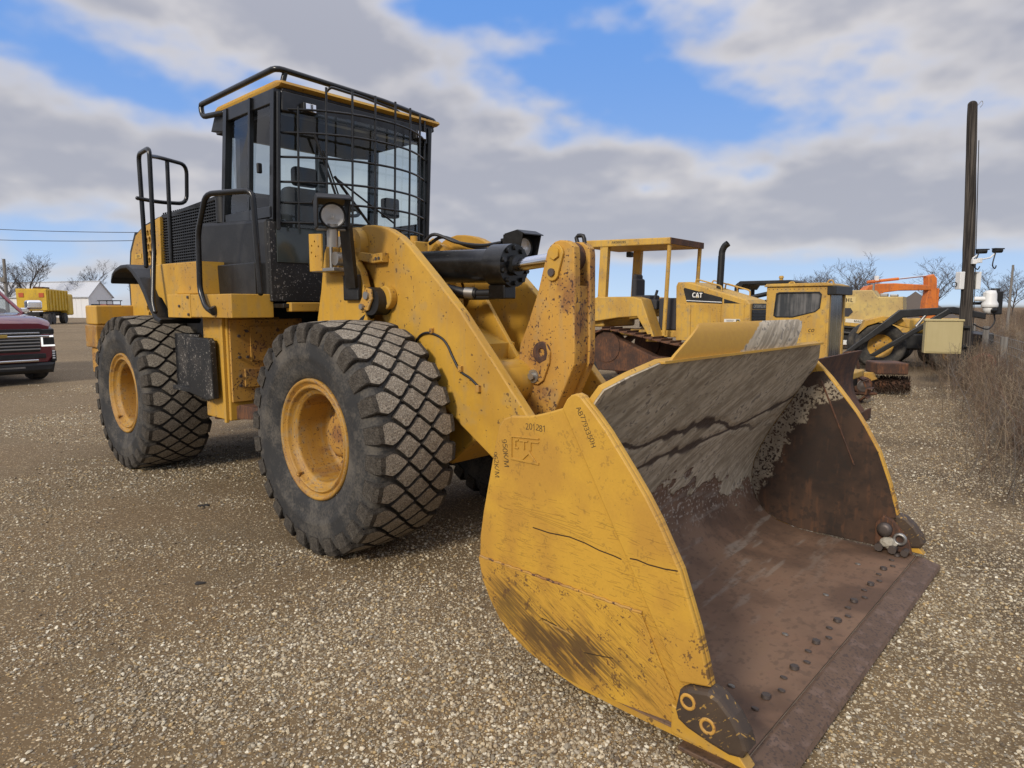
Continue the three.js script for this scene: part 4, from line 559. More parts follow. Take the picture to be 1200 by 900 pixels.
{
  const N = 300, ax = [], sp = (t) => Math.sinh(t * 6.2) / Math.sinh(6.2) * 900; for (let i = 0; i <= N; i++) ax.push(sp(i / N * 2 - 1));
  const pos = [], uv = [], colr = [], idx = [];
  for (let j = 0; j <= N; j++) for (let i = 0; i <= N; i++) {
    const x = ax[i], z = ax[j] - 5; pos.push(x, groundY(x, z), z); uv.push(x, z);
    const n = fbm(x * 0.25 + 30, z * 0.25 + 30, 4), m = fbm(x * 1.7 + 70, z * 1.7 + 70, 3), c = compact(x, z); let k = [1.04 + (n - 0.5) * 0.50 + (m - 0.5) * 0.35, 1.03 + (n - 0.5) * 0.50 + (m - 0.5) * 0.35, 1.0 + (n - 0.5) * 0.50 + (m - 0.5) * 0.35];
    k = mix3(k, [0.86, 0.80, 0.72], c * 0.6 * sstep(0.3, 0.6, m));
    const patch = fbm(x * 2.6 + 15, z * 2.6 + 25, 4), soil = sstep(2.6, 0.3, fenceX(z) - x + (patch - 0.5) * 3.2) * sstep(4, 0.0, z + 2); k = mix3(k, [0.34, 0.30, 0.25], soil * 0.9);
    const field = sstep(0.5, 6, x - fenceX(z)) * sstep(-4, -9, z); k = mix3(k, [0.72, 0.58, 0.40], field);
    colr.push(...k);
  }
  for (let j = 0; j < N; j++) for (let i = 0; i < N; i++) { const a = j * (N + 1) + i, b = a + 1, c = a + N + 1, d = c + 1; idx.push(a, c, b, b, c, d); }
  const g = new THREE.BufferGeometry(); g.setAttribute('position', new THREE.Float32BufferAttribute(pos, 3)); g.setAttribute('uv', new THREE.Float32BufferAttribute(uv, 2)); g.setAttribute('color', new THREE.Float32BufferAttribute(colr, 3)); g.setIndex(idx); g.computeVertexNormals();
  const m = new THREE.Mesh(g, groundMat); m.name = 'ground'; m.userData = { kind: 'structure', label: 'tan gravel yard ground with rolled-in stones', category: 'ground' }; m.receiveShadow = true; scene.add(m);
}
{ // loose gravel lying on the yard
  const rock = (s) => { const g = new THREE.IcosahedronGeometry(1, 0), p = g.attributes.position, key = {}; for (let i = 0; i < p.count; i++) { const k = [p.getX(i), p.getY(i), p.getZ(i)].map((v) => v.toFixed(2)).join(); key[k] ??= rr(0.72, 1.2); const f = key[k]; p.setXYZ(i, p.getX(i) * f * s[0], p.getY(i) * f * s[1], p.getZ(i) * f * s[2]); } g.computeVertexNormals(); g.deleteAttribute('uv'); return g; };
  const kinds = [rock([1, 0.62, 0.8]), rock([1.15, 0.5, 0.75]), rock([0.9, 0.72, 0.95])];
  const cols = [[0.38, 0.30, 0.195], [0.48, 0.40, 0.275], [0.30, 0.245, 0.17], [0.55, 0.475, 0.35], [0.235, 0.20, 0.15], [0.33, 0.285, 0.22], [0.66, 0.60, 0.48], [0.15, 0.115, 0.08], [0.42, 0.30, 0.15]];
  const mat = std({ color: 0xffffff, roughness: 0.93 }), per = 78000, d = new THREE.Object3D(), c = new THREE.Color();
  for (const [q, g] of kinds.entries()) {
    const im = new THREE.InstancedMesh(g, mat, per); im.name = 'loose_gravel' + (q ? '_00' + q : ''); let n = 0, guard = 0;
    while (n < per && guard++ < per * 8) {
      const dist = 1.5 * Math.pow(9.5, Math.pow(rnd(), 0.92)), z = -dist, x = rr(-1, 1) * (0.86 * dist + 0.5);
      const dens = clamp(fbm(x * 0.9 + 20, z * 0.9 + 60, 4) * 1.7 - 0.16 - 0.8 * compact(x, z)); if (rnd() > dens) continue;
      const r = 0.0031 * Math.pow(10, Math.pow(rnd(), 2.6) * 0.62) * (0.8 + 0.05 * dist) * (rnd() < 0.012 ? 1.5 : 1);
      d.position.set(x, groundY(x, z) + r * 0.22, z); d.rotation.set(rr(-0.5, 0.5), rnd() * 6.28, rr(-0.5, 0.5)); d.scale.setScalar(r); d.updateMatrix(); im.setMatrixAt(n, d.matrix);
      const p = cols[Math.min(8, Math.floor(Math.pow(rnd(), 1.25) * 9))], f = rr(0.78, 1.12); im.setColorAt(n, c.setRGB(p[0] * f, p[1] * f, p[2] * f * 0.96)); n++;
    }
    im.count = n; im.castShadow = im.receiveShadow = true; tag(im, ['small tan and grey pebbles scattered over the gravel yard', 'flat pale pebbles scattered over the gravel yard', 'rounded brown pebbles scattered over the gravel yard'][q], 'gravel', null, 'stuff'); scene.add(im);
  }
}
// dark clods and scraps by the bucket and the rear wheel
for (const [x, z, s, lab] of [[3.05, -3.62, 0.035, 'flat dark clod of dirt on gravel off the far bucket corner'], [3.6, -4.15, 0.03, 'small black clod of dirt on gravel toward the weeds'], [-1.9, -3.9, 0.022, 'thin dark scrap lying on gravel before the front wheel'], [-2.6, -5.5, 0.035, 'dark scrap of rubber on gravel between the wheels']]) {
  const g = new THREE.IcosahedronGeometry(s, 2), p = g.attributes.position; for (let i = 0; i < p.count; i++) { const f = 0.6 + 0.8 * vn(p.getX(i) * 60 + 20 + x * 9, p.getZ(i) * 60 + 20); p.setXYZ(i, p.getX(i) * f * 1.4, p.getY(i) * f * 0.3, p.getZ(i) * f); } g.computeVertexNormals(); const m = top('dirt_clod', g, std({ color: col(0.03, 0.026, 0.022), roughness: 1 }), lab, 'clod'); m.position.set(x, groundY(x, z) + s * 0.12, z); }

// ------------------------------------------------------------------ tracked machines and plant in the row behind
function trackLoop(parent, pts, z0, z1, n, mat) {       // shoes around a closed path
  const c = new THREE.CatmullRomCurve3(pts.map((p) => new THREE.Vector3(p[0], p[1], 0)), true, 'catmullrom', 0.35), L = c.getLength(), sg = boxUV(clean(mergeGeometries([box(-L / n * 0.47, L / n * 0.47, 0, 0.03, z0, z1, 0.006), box(-L / n * 0.47, -L / n * 0.40, 0.03, 0.075, z0, z1, 0.006)].map(clean))));
  for (let i = 0; i < n; i++) { const u = i / n, p = c.getPointAt(u), t = c.getTangentAt(u), s = new THREE.Mesh(sg, mat); s.name = 'track_shoe'; s.position.set(p.x, p.y, 0); s.rotation.z = Math.atan2(t.y, t.x); parent.add(s); }
}
{ // crawler dozer with an open canopy
  const d = thing('crawler_dozer', 'yellow crawler dozer with open canopy, black seat and tall exhaust stack', 'bulldozer', [3.82, 0, -14.81], 40);
  const D = (n, g, m = M.oldYellow) => part(d, n, g, m);
  const roof = D('canopy_roof', ext([[-2.2, 3.0], [-2.2, 3.16], [0.0, 3.10], [0.0, 2.96]], -0.82, 0.82, 0.02)); part(roof, 'rusty_fascia', box(0.001, 0.02, 2.965, 3.095, -0.80, 0.80, 0.005), M.rust).userData.label = 'rust-brown front fascia of the canopy';
  for (const z of [0.74, -0.74]) { D('canopy_post', post(-1.68, z, -1.62, z, 0.10, 0.06, 1.75, 3.0)); D('canopy_post', rod([-0.13, 1.05, z], [-0.05, 2.97, z], 0.045)); }
  D('hood', ext([[0.02, 1.05], [0.0, 2.10], [0.04, 2.18], [0.30, 2.18], [1.55, 1.80], [1.62, 1.72], [1.62, 0.85], [0.4, 0.85]], -0.50, 0.50, 0.03));
  D('side_panel', ext([[0.42, 1.05], [0.42, 1.70], [1.02, 1.70], [1.02, 1.05]], 0.502, 0.515, 0.003), std({ map: T.oldYellow, roughness: 0.9 }));
  D('hood_door', ext([[1.06, 1.0], [1.06, 1.78], [1.50, 1.74], [1.50, 1.0]], 0.502, 0.512, 0.003)); D('side_plate', ext([[0.04, 0.95], [0.04, 1.7], [0.36, 1.7], [0.36, 0.95]], 0.502, 0.52, 0.004));
  D('stripe', ext([[0.18, 2.03], [0.26, 1.76], [1.04, 1.72], [1.04, 1.845], [0.2, 2.06]], 0.502, 0.506, 0.001), M.black); D('stripe', ext([[1.08, 1.73], [1.08, 1.82], [1.42, 1.725]], 0.502, 0.516, 0.001), M.black);
  D('stripe_line', ext([[0.25, 1.80], [0.255, 1.785], [1.03, 1.745], [1.03, 1.76]], 0.5065, 0.509, 0.0005), M.white);
  { const c = canvas(256, 128, (g, w, h) => { g.fillStyle = '#0f0f10'; g.fillRect(0, 0, w, h); g.fillStyle = '#e9e7e0'; g.font = 'bold 118px sans-serif'; g.save(); g.scale(1.05, 1); g.fillText('CAT', 6, 108); g.restore(); g.beginPath(); g.moveTo(98, 112); g.lineTo(128, 82); g.lineTo(158, 112); g.closePath(); g.fillStyle = '#b9a878'; g.fill(); }); const g = new THREE.PlaneGeometry(0.26, 0.15); const m = new THREE.Mesh(g, std({ map: ctex(c), roughness: 0.5 })); m.name = 'lettering'; m.position.set(0.50, 1.905, 0.5095); m.rotation.z = -0.05; d.add(m); }
  { const c = canvas(256, 48, (g, w, h) => { g.fillStyle = '#b8954a'; g.fillRect(0, 0, w, h); g.fillStyle = '#1c1711'; g.font = 'bold 44px sans-serif'; g.fillText('AK000285', 10, 40); }); const m = new THREE.Mesh(new THREE.PlaneGeometry(0.46, 0.075), std({ map: ctex(c), roughness: 0.6 })); m.name = 'roof_number'; m.position.set(-1.20, 3.068, 0.823); m.rotation.z = -0.027; d.add(m); }
  { const c = canvas(160, 64, (g, w, h) => { g.fillStyle = '#d8d5cc'; g.fillRect(0, 0, w, h); g.fillStyle = '#15130f'; g.fillRect(122, 6, 34, 52); g.fillStyle = '#55504a'; for (let i = 0; i < 4; i++) g.fillRect(20 + i * 4, 12 + i * 11, 80 - i * 12, 5); g.fillStyle = '#cdb04a'; g.fillRect(130, 20, 18, 20); }); const m = new THREE.Mesh(new THREE.PlaneGeometry(0.33, 0.11), std({ map: ctex(c), roughness: 0.5 })); m.name = 'sticker'; m.position.set(1.26, 1.36, 0.514); d.add(m); }
  const gr = D('radiator_grille', box(1.622, 1.635, 1.0, 1.60, -0.42, 0.42, 0.004), M.black); const sl = []; for (let i = 0; i < 9; i++) part(gr, 'grille_slat', box(1.636, 1.65, 1.03 + i * 0.062, 1.045 + i * 0.062, -0.40, 0.40, 0.002), M.black);
  { const c = canvas(256, 40, (g, w, h) => { g.fillStyle = '#141312'; g.fillRect(0, 0, w, h); g.fillStyle = '#bdb7a4'; g.font = 'bold 34px sans-serif'; g.textAlign = 'center'; g.fillText('CATERPILLAR', w / 2, 32); }); const m = new THREE.Mesh(new THREE.PlaneGeometry(0.8, 0.11), std({ map: ctex(c), roughness: 0.5 })); m.name = 'grille_lettering'; m.position.set(1.6245, 1.67, 0); m.rotation.y = Math.PI / 2; d.add(m); }
  D('exhaust_stack', [rod([0.78, 1.95, 0.05], [0.80, 2.72, 0.05], 0.07, 0.07, 16), tube([[0.80, 2.70, 0.05], [0.81, 2.82, 0.05], [0.86, 2.92, 0.05], [0.93, 2.97, 0.05]], 0.068, 12, 14)], M.black);
  for (const z of [0.42, -0.42]) D('hood_rail', bentTube([[0.40, 2.10, z], [0.42, 2.24, z], [0.98, 2.08, z], [0.98, 1.94, z]], 0.016, 0.05), M.oldYellow);
  D('hood_rail', bentTube([[0.75, 2.0, -0.3], [0.77, 2.16, -0.3], [1.30, 2.0, -0.3], [1.30, 1.86, -0.3]], 0.016, 0.05), M.oldYellow);
  for (const s of [1, -1]) { D('fender', ext([[-2.0, 1.30], [-2.0, 1.80], [-1.75, 1.88], [-0.85, 1.88], [-0.62, 1.82], [-0.30, 1.02], [-0.42, 1.0], [-0.72, 1.45], [-1.2, 1.42]], s > 0 ? 0.42 : -0.86, s > 0 ? 0.86 : -0.42, 0.02)); D('step', box(-0.45, -0.05, 0.92, 0.98, s > 0 ? 0.55 : -0.95, s > 0 ? 0.95 : -0.55, 0.01)); }
  D('operator_floor', box(-1.8, 0.02, 1.0, 1.15, -0.45, 0.45, 0.02)); D('rear_tank', box(-2.3, -1.65, 1.2, 1.86, -0.72, 0.72, 0.05));
  D('seat', [box(-1.25, -1.12, 1.85, 2.30, -0.22, 0.22, 0.05), box(-1.22, -0.75, 1.80, 1.92, -0.24, 0.24, 0.04), box(-1.26, -1.15, 2.22, 2.40, -0.17, 0.17, 0.05), rod([-1.0, 1.2, 0], [-1.0, 1.85, 0], 0.12)], M.interior);
  D('console', [box(-0.45, -0.02, 1.15, 1.85, -0.4, 0.4, 0.04), box(-0.9, -0.5, 1.6, 1.82, 0.25, 0.40, 0.03), rod([-0.6, 1.8, 0.32], [-0.52, 2.02, 0.34], 0.03)], M.interior);
  D('roof_lamp', box(-1.5, -1.38, 2.80, 2.92, -0.1, 0.05, 0.02), M.black);
  for (const s of [1, -1]) { const tz = s * 0.92; const fr = D('track_frame', ext([[-1.8, 0.25], [1.5, 0.25], [1.5, 0.5], [-0.2, 0.62], [-1.2, 1.02], [-1.6, 0.9]], tz - 0.14, tz + 0.14, 0.03), M.rust);
    part(fr, 'sprocket', rod([-1.35, 0.78, tz - 0.16], [-1.35, 0.78, tz + 0.16], 0.34, 0.34, 24), M.rust); part(fr, 'idler', rod([1.45, 0.38, tz - 0.13], [1.45, 0.38, tz + 0.13], 0.30, 0.30, 24), M.rust); part(fr, 'idler', rod([-2.0, 0.36, tz - 0.13], [-2.0, 0.36, tz + 0.13], 0.28, 0.28, 24), M.rust);
    trackLoop(d, [[1.45, 0.02], [1.80, 0.38], [1.45, 0.73], [0.3, 0.88], [-0.8, 1.08], [-1.35, 1.15], [-1.72, 1.0], [-2.2, 0.6], [-2.3, 0.3], [-2.0, 0.02], [-0.3, 0.02]].map((p) => p).reverse(), tz - 0.26, tz + 0.26, 44, M.rust); }
}
M.dusty = std({ map: tex(256, 256, (u, v) => { const s = fbm(u * 18, v * 2, 4, 18, 2), n = fbm(u * 6, v * 6, 4, 6); return mix3([0.05, 0.055, 0.06], [0.17, 0.165, 0.16], sstep(0.4, 0.75, s * 0.7 + n * 0.3)); }, 1.1), roughness: 0.22 });
{ // small cab tractor standing in front of the dozer
  const d = thing('cab_tractor', 'low yellow tractor cab with slanted side window and dark front glass', 'tractor', [5.48, 0, -11.38], 40);
  const D = (n, g, m = M.oldYellow) => part(d, n, g, m);
  const win = [[-0.83, 1.88], [-0.86, 1.52], [-0.82, 1.49], [-0.55, 1.49], [-0.20, 1.58], [-0.13, 1.64], [-0.11, 1.86], [-0.15, 1.90], [-0.78, 1.90]];
  for (const s of [1, -1]) { const a = D('cab_side', ext([[-1.0, 0.45], [-1.0, 2.0], [0.0, 2.0], [-0.02, 1.2], [0.0, 0.55], [-0.3, 0.45]], s > 0 ? 0.47 : -0.50, s > 0 ? 0.50 : -0.47, 0.006, [win.slice().reverse()])); part(a, 'side_window', ext(win, s > 0 ? 0.480 : -0.486, s > 0 ? 0.486 : -0.480, 0), M.dusty); part(a, 'window_seal', ext(win.map(([x, y]) => [-0.48 + (x + 0.48) * 1.03, 1.70 + (y - 1.70) * 1.05]), s > 0 ? 0.500 : -0.508, s > 0 ? 0.508 : -0.500, 0.002, [win.map(([x, y]) => [-0.48 + (x + 0.48) * 0.97, 1.70 + (y - 1.70) * 0.95]).reverse()]), M.black);
    for (let i = 0; i < 14; i++) part(a, 'rivet', rod([-0.96 + i * 0.07, 1.955, s * 0.50], [-0.96 + i * 0.07, 1.955, s * 0.505], 0.008, 0.008, 6), M.wear); }
  D('cab_roof', ext([[-1.04, 2.0], [-1.0, 2.05], [-0.05, 2.055], [0.06, 2.02], [0.06, 2.0]], -0.54, 0.54, 0.01)); D('roof_visor', box(-0.02, 0.12, 1.86, 2.0, -0.52, 0.52, 0.01), M.black); D('lifting_eye', bentTube([[-0.08, 2.05, 0.3], [-0.06, 2.10, 0.3], [0.0, 2.10, 0.3], [0.02, 2.04, 0.3]], 0.012, 0.02)); D('lifting_eye', bentTube([[-0.9, 2.05, -0.3], [-0.88, 2.10, -0.3], [-0.8, 2.10, -0.3], [-0.78, 2.04, -0.3]], 0.012, 0.02));
  D('front_frame', [box(-0.02, 0.02, 0.62, 1.86, 0.40, 0.495, 0.008), box(-0.02, 0.02, 0.62, 1.86, -0.495, -0.40, 0.008), box(-0.02, 0.02, 0.55, 0.70, -0.49, 0.49, 0.008)]); pane2(d, 'front_glass', [0.0, 0.70, 0.40], [0.0, 0.70, -0.40], [0.0, 1.86, -0.40], [0.0, 1.86, 0.40], M.dusty); D('rear_wall', box(-1.0, -0.97, 0.45, 2.0, -0.47, 0.47, 0.006)); D('cab_inside', [box(-0.9, -0.5, 0.5, 1.25, -0.3, 0.3, 0.06), box(-0.2, -0.08, 0.55, 1.25, -0.3, 0.3, 0.03)], M.interior);
  D('chassis', box(-1.3, 0.3, 0.30, 0.55, -0.45, 0.45, 0.03), M.black); D('bumper', box(0.10, 0.42, 0.48, 0.60, -0.35, 0.55, 0.03)); D('lamp_bar', box(0.03, 0.12, 0.58, 0.66, -0.4, 0.45, 0.01), M.black);
  { const c = canvas(128, 64, (g, w, h) => { g.fillStyle = '#b98f38'; g.fillRect(0, 0, w, h); g.fillStyle = '#14100a'; g.font = 'bold italic 58px sans-serif'; g.fillText('CO', 20, 52); }); const m = new THREE.Mesh(new THREE.PlaneGeometry(0.16, 0.08), std({ map: ctex(c), roughness: 0.6 })); m.name = 'lettering'; m.position.set(-0.24, 1.27, 0.503); d.add(m); }
  for (const s of [1, -1]) { const tz = s * 0.62; trackLoop(d, [[0.2, 0.02], [0.42, 0.22], [0.2, 0.45], [-1.2, 0.45], [-1.42, 0.22], [-1.2, 0.02]].reverse(), tz - 0.16, tz + 0.16, 34, M.rust); D('track_frame', box(-1.2, 0.2, 0.10, 0.38, tz - 0.10, tz + 0.10, 0.05), M.rust); }
}
function pane2(parent, n, a, b, c, d, m = M.tint) { const g = new THREE.BufferGeometry(); g.setAttribute('position', new THREE.Float32BufferAttribute([a, b, c, a, c, d].flat(), 3)); g.computeVertexNormals(); return part(parent, n, g, m); }
{ // rusty dozer blade standing on the gravel by the bucket's far side
  const d = thing('dozer_blade', 'rust-brown curved dozer blade standing on the gravel behind the big bucket', 'blade', [4.58, 0, -9.12], -50);
  const prof = []; for (let i = 0; i <= 12; i++) { const t = i / 12; prof.push([t * 1.0 + 0.015, -0.14 * Math.sin(t * Math.PI) - 0.06 * t + 0.10 * (1 - t) ** 4]); }
  const front = prof.map(([y, x]) => [x, y]), back = prof.map(([y, x]) => [x - 0.035, y]).reverse();
  const turned = (g) => { g.rotateY(-Math.PI / 2); return g; };
  part(d, 'moldboard', turned(ext([...front, ...back], -1.12, 1.12, 0.006)), M.rust);
  for (const s of [-1.121, 1.107]) part(d, 'end_plate', turned(ext([...back, [-0.30, 0.03], [-0.32, 0.98]].reverse(), s, s + 0.014, 0.003)), M.rust);
  part(d, 'back_beam', box(-1.1, 1.1, 0.25, 0.40, -0.32, -0.19, 0.02), M.rust); part(d, 'back_beam', box(-1.1, 1.1, 0.70, 0.82, -0.30, -0.19, 0.02), M.rust); part(d, 'lower_edge', box(-1.12, 1.12, 0.005, 0.16, 0.085, 0.105, 0.004), M.rust);
}
{ // black roll frame of a machine in the second row
  const d = thing('skid_loader', 'black roll frame and roof of a small loader behind the yellow cab', 'loader', [7.3, 0, -18.6], 40);
  const D = (n, g, m = M.black) => part(d, n, g, m);
  D('roof', [ext([[-0.9, 2.14], [-0.95, 2.24], [-0.80, 2.36], [0.55, 2.36], [0.70, 2.30], [0.55, 2.26], [-0.70, 2.26], [-0.78, 2.14]], -0.65, 0.65, 0.02)]); D('roll_frame', [bentTube([[-0.9, 0.6, 0.6], [-0.9, 2.2, 0.6], [-0.85, 2.26, 0.6]], 0.06, 0.1), bentTube([[-0.9, 0.6, -0.6], [-0.9, 2.2, -0.6], [-0.85, 2.26, -0.6]], 0.06, 0.1), rod([0.3, 2.28, 0.6], [0.5, 0.7, 0.6], 0.05), rod([0.3, 2.28, -0.6], [0.5, 0.7, -0.6], 0.05)]); D('lift_arm', [rod([-1.2, 1.75, 0.75], [0.7, 2.15, 0.75], 0.06), rod([-1.2, 1.55, 0.75], [0.7, 1.95, 0.75], 0.05), rod([0.7, 2.15, 0.75], [0.9, 1.0, 0.75], 0.06)]); D('body', box(-1.4, 0.9, 0.35, 1.3, -0.6, 0.6, 0.08)); D('beacon', [rod([0.1, 2.36, 0], [0.1, 2.44, 0], 0.05), rod([0.1, 2.44, 0], [0.1, 2.50, 0], 0.07, 0.05)], M.oldYellow); D('mirror', [box(-1.2, -1.16, 2.02, 2.14, 0.75, 0.85, 0.01), rod([-1.18, 2.06, 0.8], [-0.9, 2.06, 0.62], 0.012)]);
  for (const x of [-0.9, 0.5]) for (const s of [1, -1]) D('wheel', lathe([[0.2, -0.12], [0.40, -0.13], [0.43, -0.10], [0.43, 0.10], [0.40, 0.13], [0.2, 0.12], [0.2, -0.12]], 28).translate(x, 0.42, s * 0.75), M.rubber);
}
{ // yellow trencher in the second row
  const d = thing('trencher', 'pale yellow trencher with HL lettering and a digging boom with dark print', 'trencher', [10.9, 0, -20.5], 35);
  const D = (n, g, m = M.cream) => part(d, n, g, m); M.cream = std({ map: paintTex([0.55, 0.40, 0.13], 0.6, 0.2, 0.7, 256, 2), roughness: 0.6 });
  D('engine_house', ext([[-1.5, 1.25], [-1.5, 2.15], [0.1, 2.15], [0.25, 1.95], [0.9, 1.95], [0.95, 1.2], [0.3, 1.05]], -0.55, 0.55, 0.03)); D('side_opening', ext([[-1.2, 1.36], [-1.2, 1.62], [-0.45, 1.62], [-0.38, 1.5], [-0.5, 1.36]], 0.552, 0.560, 0.002), M.interior); D('roof_pipes', [rod([0.1, 2.15, 0.3], [0.1, 2.35, 0.3], 0.03), box(0.3, 0.5, 1.95, 2.05, 0.2, 0.45, 0.02), box(0.55, 0.75, 1.95, 2.02, 0.1, 0.4, 0.02)], M.steel);
  D('boom', ext([[-2.0, 1.22], [-2.0, 1.42], [0.55, 1.22], [0.95, 1.02], [0.9, 0.92], [0.4, 1.0]], 0.58, 0.72, 0.02), M.oldYellow); D('chassis', box(-2.2, 1.2, 0.55, 0.95, -0.6, 0.6, 0.05), M.black); D('machinery', [box(-1.8, 0.6, 0.9, 1.15, 0.2, 0.6, 0.05), rod([-1.4, 0.95, 0.62], [0.4, 0.8, 0.62], 0.06), rod([-0.6, 1.05, 0.62], [0.8, 0.95, 0.62], 0.05)], M.hose); D('side_sign', box(-1.75, 0.15, 0.52, 0.66, 0.74, 0.77, 0.006), M.white); D('sign_frame', [box(-1.8, -1.74, 0.5, 0.68, 0.73, 0.78, 0.005), box(0.15, 0.22, 0.5, 0.68, 0.73, 0.78, 0.005)], std({ color: col(0.45, 0.09, 0.05), roughness: 0.6 })); D('bucket_plate', ext([[0.7, 1.0], [0.62, 1.35], [1.35, 1.30], [1.1, 0.85], [0.9, 0.7]], 0.3, 0.7, 0.03), M.oldYellow);
  const txt = (s, w, h, pos, bg, fg) => { const c = canvas(256, Math.round(256 * h / w), (g, W, H) => { g.fillStyle = bg; g.fillRect(0, 0, W, H); g.fillStyle = fg; g.font = 'bold ' + H * 0.86 + 'px sans-serif'; g.textAlign = 'center'; g.fillText(s, W / 2, H * 0.82); }); const m = new THREE.Mesh(new THREE.PlaneGeometry(w, h), std({ map: ctex(c), roughness: 0.6 })); m.name = 'lettering'; m.position.set(...pos); d.add(m); return m; };
  txt('HL', 0.34, 0.2, [-0.50, 1.86, 0.553], '#cdb577', '#1a1510'); txt('MADISON', 0.9, 0.11, [-0.10, 1.215, 0.723], '#d8d2c2', '#241b10').rotation.z = -0.08; for (const x of [-1.7, 0.7]) for (const s of [1, -1]) D('wheel', lathe([[0.15, -0.15], [0.42, -0.16], [0.48, -0.1], [0.48, 0.1], [0.42, 0.16], [0.15, 0.15], [0.15, -0.15]], 28).translate(x, 0.47, s * 0.72), M.rubber);
}
{ // tractor with yellow wheels and black loader arms
  const d = thing('loader_tractor', 'tractor with yellow wheel discs, big black tyres and dark loader arms', 'tractor', [10.6, 0, -18.4], 20);
  const D = (n, g, m = M.black) => part(d, n, g, m);
  for (const [x, r, s] of [[-0.55, 0.62, 1], [-0.55, 0.62, -1], [1.1, 0.45, 1], [1.1, 0.45, -1]]) { const w = new THREE.Group(); w.name = 'wheel'; w.position.set(x, r, s * 0.72); d.add(w); part(w, 'tyre', lathe([[r * 0.5, -0.16], [r * 0.9, -0.18], [r, -0.12], [r, 0.12], [r * 0.9, 0.18], [r * 0.5, 0.16], [r * 0.5, -0.16]], 36), M.rubber); part(w, 'disc', lathe([[r * 0.53, 0.13], [r * 0.50, 0.15], [r * 0.46, 0.08], [r * 0.2, 0.06], [r * 0.18, 0.1], [0, 0.1]].map(([a, b]) => [a, b * s]), 32), M.yellow); for (let i = 0; i < 8; i++) part(w, 'wheel_nut', rod([0.14 * Math.cos(i * 0.785), 0.14 * Math.sin(i * 0.785), s * 0.06], [0.14 * Math.cos(i * 0.785), 0.14 * Math.sin(i * 0.785), s * 0.09], 0.02, 0.02, 6), M.wear); }
  D('chassis', box(-1.0, 1.6, 0.5, 0.95, -0.35, 0.35, 0.06)); D('fender', ext([[-1.1, 0.95], [-0.95, 1.30], [-0.55, 1.42], [-0.1, 1.36], [0.1, 1.1], [-0.1, 1.15], [-0.55, 1.28], [-0.9, 1.15]], 0.5, 0.95, 0.02), M.yellow); D('hood', box(0.3, 1.6, 0.95, 1.35, -0.3, 0.3, 0.08), M.oldYellow);
  D('loader_arm', ext([[-1.6, 0.30], [-1.5, 0.28], [-0.1, 1.38], [1.0, 1.48], [1.7, 1.35], [1.7, 1.5], [1.0, 1.66], [-0.2, 1.58]], 1.0, 1.14, 0.02)); D('loader_arm', ext([[-0.85, 0.40], [-0.72, 0.36], [0.95, 1.52], [0.85, 1.62]], 1.16, 1.28, 0.02)); D('hydraulic_ram', [rod([0.2, 1.15, 1.1], [0.4, 1.45, 1.1], 0.04)], M.steel); D('yellow_link', [rod([0.6, 0.85, 1.1], [1.4, 1.1, 1.1], 0.07), box(0.9, 1.25, 0.55, 0.7, 0.9, 1.1, 0.03)], M.oldYellow); D('loader_bucket', ext([[1.7, 0.3], [1.75, 0.95], [1.95, 1.0], [2.0, 0.35], [2.3, 0.12], [1.8, 0.1]], -0.9, 0.95, 0.02));
}
{ // rusty sweeper attachment parked on the gravel
  const d = thing('sweeper_broom', 'rusty rotary sweeper with a bristle roller, brown hood and small track drive', 'sweeper', [6.93, 0, -12.75], 10);
  part(d, 'hood', box(-0.05, 0.50, 0.40, 0.62, -0.35, 0.30, 0.03), M.rust); const br = part(d, 'roller', rod([0.0, 0.19, 0], [0.62, 0.19, 0], 0.10), M.rust); const bs = []; for (let i = 0; i < 900; i++) { const a = rnd() * 6.283, x = rr(0.0, 0.62), r = rr(0.15, 0.19); bs.push(rod([x, 0.19 + 0.08 * Math.sin(a), 0.08 * Math.cos(a)], [x + rr(-0.02, 0.02), 0.19 + r * Math.sin(a), r * Math.cos(a)], 0.006, 0.004, 4)); } const m = part(d, 'bristles', bs, std({ color: col(0.06, 0.035, 0.022), roughness: 1 })); m.userData.kind = 'stuff';
  part(d, 'drive_guard', lathe([[0.02, 0.10], [0.13, 0.12], [0.17, 0.10], [0.17, -0.1], [0.02, -0.1]], 28).translate(-0.25, 0.18, 0.12), M.rust); part(d, 'drive_disc', lathe([[0.0, 0.02], [0.05, 0.02], [0.09, 0.0], [0.11, 0.02], [0.12, 0.0]], 24).translate(-0.25, 0.18, 0.245), M.wear); part(d, 'yellow_bracket', ext([[-0.45, 0.34], [-0.40, 0.42], [-0.05, 0.42], [0.02, 0.30], [-0.1, 0.26]], 0.0, 0.16, 0.01), M.oldYellow); part(d, 'skid', box(-0.55, 0.0, 0.01, 0.05, -0.2, 0.25, 0.01), M.rust); part(d, 'post', rod([-0.2, 0.4, -0.2], [-0.25, 0.62, -0.2], 0.03), M.rust);
}
